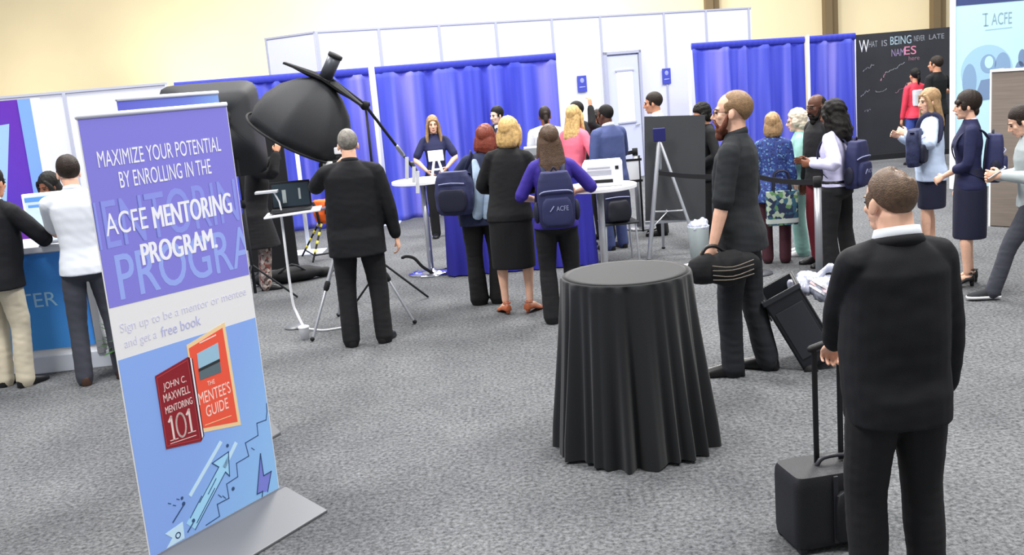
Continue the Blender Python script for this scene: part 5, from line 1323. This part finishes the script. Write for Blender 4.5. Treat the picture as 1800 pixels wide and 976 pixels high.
rings = []
for k_ in range(15):
    tt = k_/14; z_ = 1.0*(1-tt)+.012*tt; am = .004+.016*tt
    rings.append(np.array([(p_[0]+p_[2]*(.03*tt+am*math.sin(p_[1]*60+p_[0]*3)), p_[1]+p_[3]*(.03*tt+am*(math.sin(p_[0]*48)+.5*math.sin(p_[0]*83+1))), z_) for p_ in per]))
MB().loft(rings, caps=False).build('cloth_skirt', M_skirt, dt)
MB().box((0, 0, 1.008), (2*W_+.01, 2*D_+.01, .018)).build('tabletop', M_white, dt, smooth=False, bevel=.004)
for sx in (-.7, .7):
    for sy in (-.24, .24): MB().cyl((sx, sy, 0), (sx, sy, 1.0), .018).build('leg', M_alu, dt)
ts = thing('tablet_stand', 'white tablet stand shaped like an A on the white high table', 'stand', (-.72, 11.02, 1.06), .2)
MB().tube([(-.07, 0, .005), (-.02, .02, .22)], .014, n=8).tube([(.07, 0, .005), (.02, .02, .22)], .014, n=8).tube([(-.045, .01, .1), (.045, .01, .1)], .01, n=8).build('frame', M_white, ts)
MB().box((0, .02, .25), (.17, .012, .12), Euler((-.3, 0, 0))).build('tablet', mat('tablet_white', 'dfe3f0', .3), ts, smooth=False, bevel=.004)
pr = thing('printer', 'white printer with dark paper slot on the right high table', 'printer', (.90, 9.02, 1.06), -.12)
MB().box((0, 0, .105), (.36, .32, .21)).build('printer_body', mat('printer_white', 'e6e8ee', .45), pr, smooth=False, bevel=.018)
MB().box((0, 0, .216), (.33, .29, .014)).build('scanner_lid', M_white, pr, smooth=False, bevel=.005)
MB().box((-.03, -.161, .125), (.22, .004, .045)).build('front_panel', mat('printer_grey', 'a9acb6', .5), pr, smooth=False)
MB().box((-.03, -.161, .05), (.24, .006, .03)).build('paper_slot', bk2, pr, smooth=False); MB().box((.13, -.161, .165), (.03, .006, .03)).build('button_panel', bk2, pr, smooth=False)
MB().box((-.03, -.163, .17), (.20, .004, .012)).build('trim_line', MATS['printer_grey'], pr, smooth=False)
gb = thing('grey_box', 'grey banded equipment box in front of the person in black vest', 'box', (.42, 11.02, 1.018))
MB().box((0, 0, .15), (.34, .26, .30)).build('box_body', mat('box_grey', '8d9097', .5), gb, smooth=False, bevel=.008)
for z_ in (.10, .20): MB().box((0, -.132, z_), (.345, .006, .03)).build('band', mat('box_band', '4c4e55', .5), gb, smooth=False)
# hook shaped leg at the table foot
hk = thing('floor_hook', 'bent black rod standing up beside the chrome table foot', 'rod', (-.92, 10.90, .012))
MB().tube([(.04, 0, .018), (-.06, -.02, .10), (-.14, -.02, .20), (-.22, -.02, .23), (-.27, -.02, .22)], .018, n=10, sub=4).build('rod', bk2, hk)
MB().box((.04, 0, .006), (.10, .10, .012)).build('foot_plate', M_alu, hk, smooth=False)
# chair with a hanging backpack
chr_ = thing('folding_chair', 'thin legged chair under the hanging black backpack', 'chair', (1.20, 10.75, 0), .1)
for sx in (-.18, .18):
    for sy in (-.17, .17): MB().tube([(sx, sy, .005), (sx*.9, sy*.9, .44)], .011, n=8).build('leg', silver, chr_)
MB().box((0, 0, .45), (.40, .38, .025)).build('seat', bk, chr_, smooth=False, bevel=.01)
for sx in (-.17, .17): MB().tube([(sx, .17, .45), (sx, .22, .80)], .011, n=8).build('back_post', silver, chr_)
MB().box((0, .215, .72), (.36, .02, .16)).build('backrest', bk, chr_, smooth=False, bevel=.008)
hb = thing('backpack', 'black backpack standing on the thin legged chair below the printer', 'backpack', (1.18, 10.66, .465), .15)
for nm_, c_, d_, m_ in (('pack_body', (0, 0, .20), (.34, .20, .40), M_packd), ('front_pocket', (0, -.11, .13), (.26, .08, .22), mat('pack_black', '131420', .7))):
    me = remesh(round_box(MB(), c_, d_, tap=.12), .009, 3, nm_); displace(me, .008, (18, 18, 18), 3); link(nm_, me, m_, hb)
MB().tube([(-.13, -.10, .27), (0, -.118, .28), (.13, -.10, .27)], .005, n=6, sub=3).build('zipper', M_packl, hb)
MB().tube([(-.04, .0, .39), (0, 0, .44), (.04, 0, .39)], .008, n=6, sub=3).build('top_handle', M_packl, hb)

# ------------------------------------------------------------------ easel with black board
ez = thing('easel', 'aluminium tripod easel seen from behind', 'easel', (1.80, 10.62, 0), -.05)
top_ = Vector((-.10, .16, 1.30))
for f_, r_ in (((-.29, .08, .012), .024), ((.26, -.04, .012), .017), ((-.06, .72, .012), .017)):
    f_ = Vector(f_); l_ = MB().tube([top_, f_], r_, n=12).build('leg', silver, ez); MB().ell(f_, (.024, .024, .012)).build('rubber_foot', bk2, l_)
mb = MB(); p0 = top_.lerp(Vector((-.29, .08, .01)), .60); p1 = top_.lerp(Vector((.26, -.04, .01)), .60); p2 = top_.lerp(Vector((-.06, .72, .01)), .6); cc = (p0+p1)/2 + Vector((0, .12, -.02))
mb.tube([p0, cc], .010, n=8).tube([cc, p1], .010, n=8).tube([cc, p2], .010, n=8).tube([cc, top_.lerp(Vector((-.29, .08, .01)), .74)], .008, n=8).build('spreader', silver, ez)
MB().box(top_ + Vector((0, -.01, .05)), (.13, .05, .14)).build('top_bracket', mat('bracket_blue', '1a1c5e', .5), ez, smooth=False, bevel=.006)
MB().box((0.02, .30, .38), (.62, .04, .03)).build('board_ledge', silver, ez, smooth=False)
eb = thing('easel_board', 'large plain black board standing on the aluminium easel', 'board', (1.85, 10.86, .405), -.05); eb.rotation_euler = (-.10, .055, -.05)
MB().box((0, 0, .56), (.66, .012, 1.14)).build('board', mat('board_black', '36383b', .75, var=.08, vscale=3), eb, smooth=False, bevel=.002)
# wire bin and white box beside the easel
bn = thing('clear_bin', 'translucent white bin standing right of the easel', 'bin', (1.98, 10.25, 0))
MB().lathe([(.09, 0), (.11, .40), (.115, .41), (.107, .40), (.087, .01), (.001, .008)], n=24).build('bin', mat('bin_clear', 'c6d2d2', .3), bn)
me = remesh(MB().ell((0, 0, .40), (.11, .11, .08)).ell((.05, .02, .44), (.06, .05, .05)), .008, 3, 'liner'); displace(me, .014, (50, 50, 50), 2); link('liner', me, film, bn)
pbx = thing('white_carton', 'small white carton on the carpet right of the easel foot', 'box', (1.86, 9.85, 0), .3)
MB().box((0, 0, .04), (.20, .13, .08)).build('carton', M_white, pbx, smooth=False, bevel=.004); MB().box((0, 0, .085), (.21, .14, .01)).build('flap', mat('carton_flap', 'd9dbe2', .6), pbx, smooth=False, bevel=.002)

# ------------------------------------------------------------------ stanchions with belts
def stanchion(label, x, y, h=1.0, belts=()):
    t = thing('stanchion', label, 'stanchion', (x, y, 0), 0, 'stanchions of the queue')
    MB().cyl((0, 0, .02), (0, 0, h-.09), .032).build('post', mat('post_grey', '9a9da3', .35, .6), t)
    MB().cyl((0, 0, h-.09), (0, 0, h), .036).build('belt_head', bk2, t)
    MB().lathe([(.17, 0), (.172, .012), (.12, .028), (.034, .04)], n=32).build('base', mat('post_base', '55575c', .4, .4), t)
    for (dx, dy, dz) in belts:
        L = math.hypot(dx, dy); a = math.atan2(dy, dx); m_ = 10; R = []
        for i in range(m_+1):
            f_ = i/m_; sag = -.03*4*f_*(1-f_)
            c_ = Vector((dx*f_, dy*f_, h-.045+dz*f_+sag)); 
            n_ = Vector((-math.sin(a), math.cos(a), 0))*.002
            R.append(np.array([tuple(c_ + n_ + Vector((0, 0, .024))), tuple(c_ - n_ + Vector((0, 0, .024))), tuple(c_ - n_ - Vector((0, 0, .024))), tuple(c_ + n_ - Vector((0, 0, .024)))]))
        MB().loft(R).build('belt', mat('belt_black', '15161a', .7), t, smooth=False)
    return t
stanchion('grey stanchion post with black belt in front of the lavender blouse', 2.72, 8.62, 1.02, ((-.34, .93, 0),))
stanchion('stanchion with black belt behind the short blonde woman', 2.38, 9.55, 1.02, ((-.75, .9, 0),))
stanchion('stanchion left of the easel with belt towards the tables', 1.72, 12.9, 1.06, ((-.75, .15, 0),))
stanchion('stanchion nearest the raised hand woman, behind the blue suit', .95, 13.05, 1.06, ())
# a second lower barrier strap with paper sign
bs = thing('barrier_sign', 'white paper sign hung between belts left of the easel', 'sign', (1.60, 12.70, 0), .0)
MB().cyl((-.16, 0, 0), (-.16, 0, .98), .014).cyl((.14, 0, 0), (.14, 0, .98), .014).build('frame', bk2, bs)
MB().box((-.01, -.01, .93), (.36, .02, .03)).box((-.01, -.01, .66), (.36, .02, .03)).build('cross_rail', bk2, bs, smooth=False)
MB().box((-.01, -.015, .80), (.28, .006, .24)).build('sheet', M_white, bs, smooth=False)
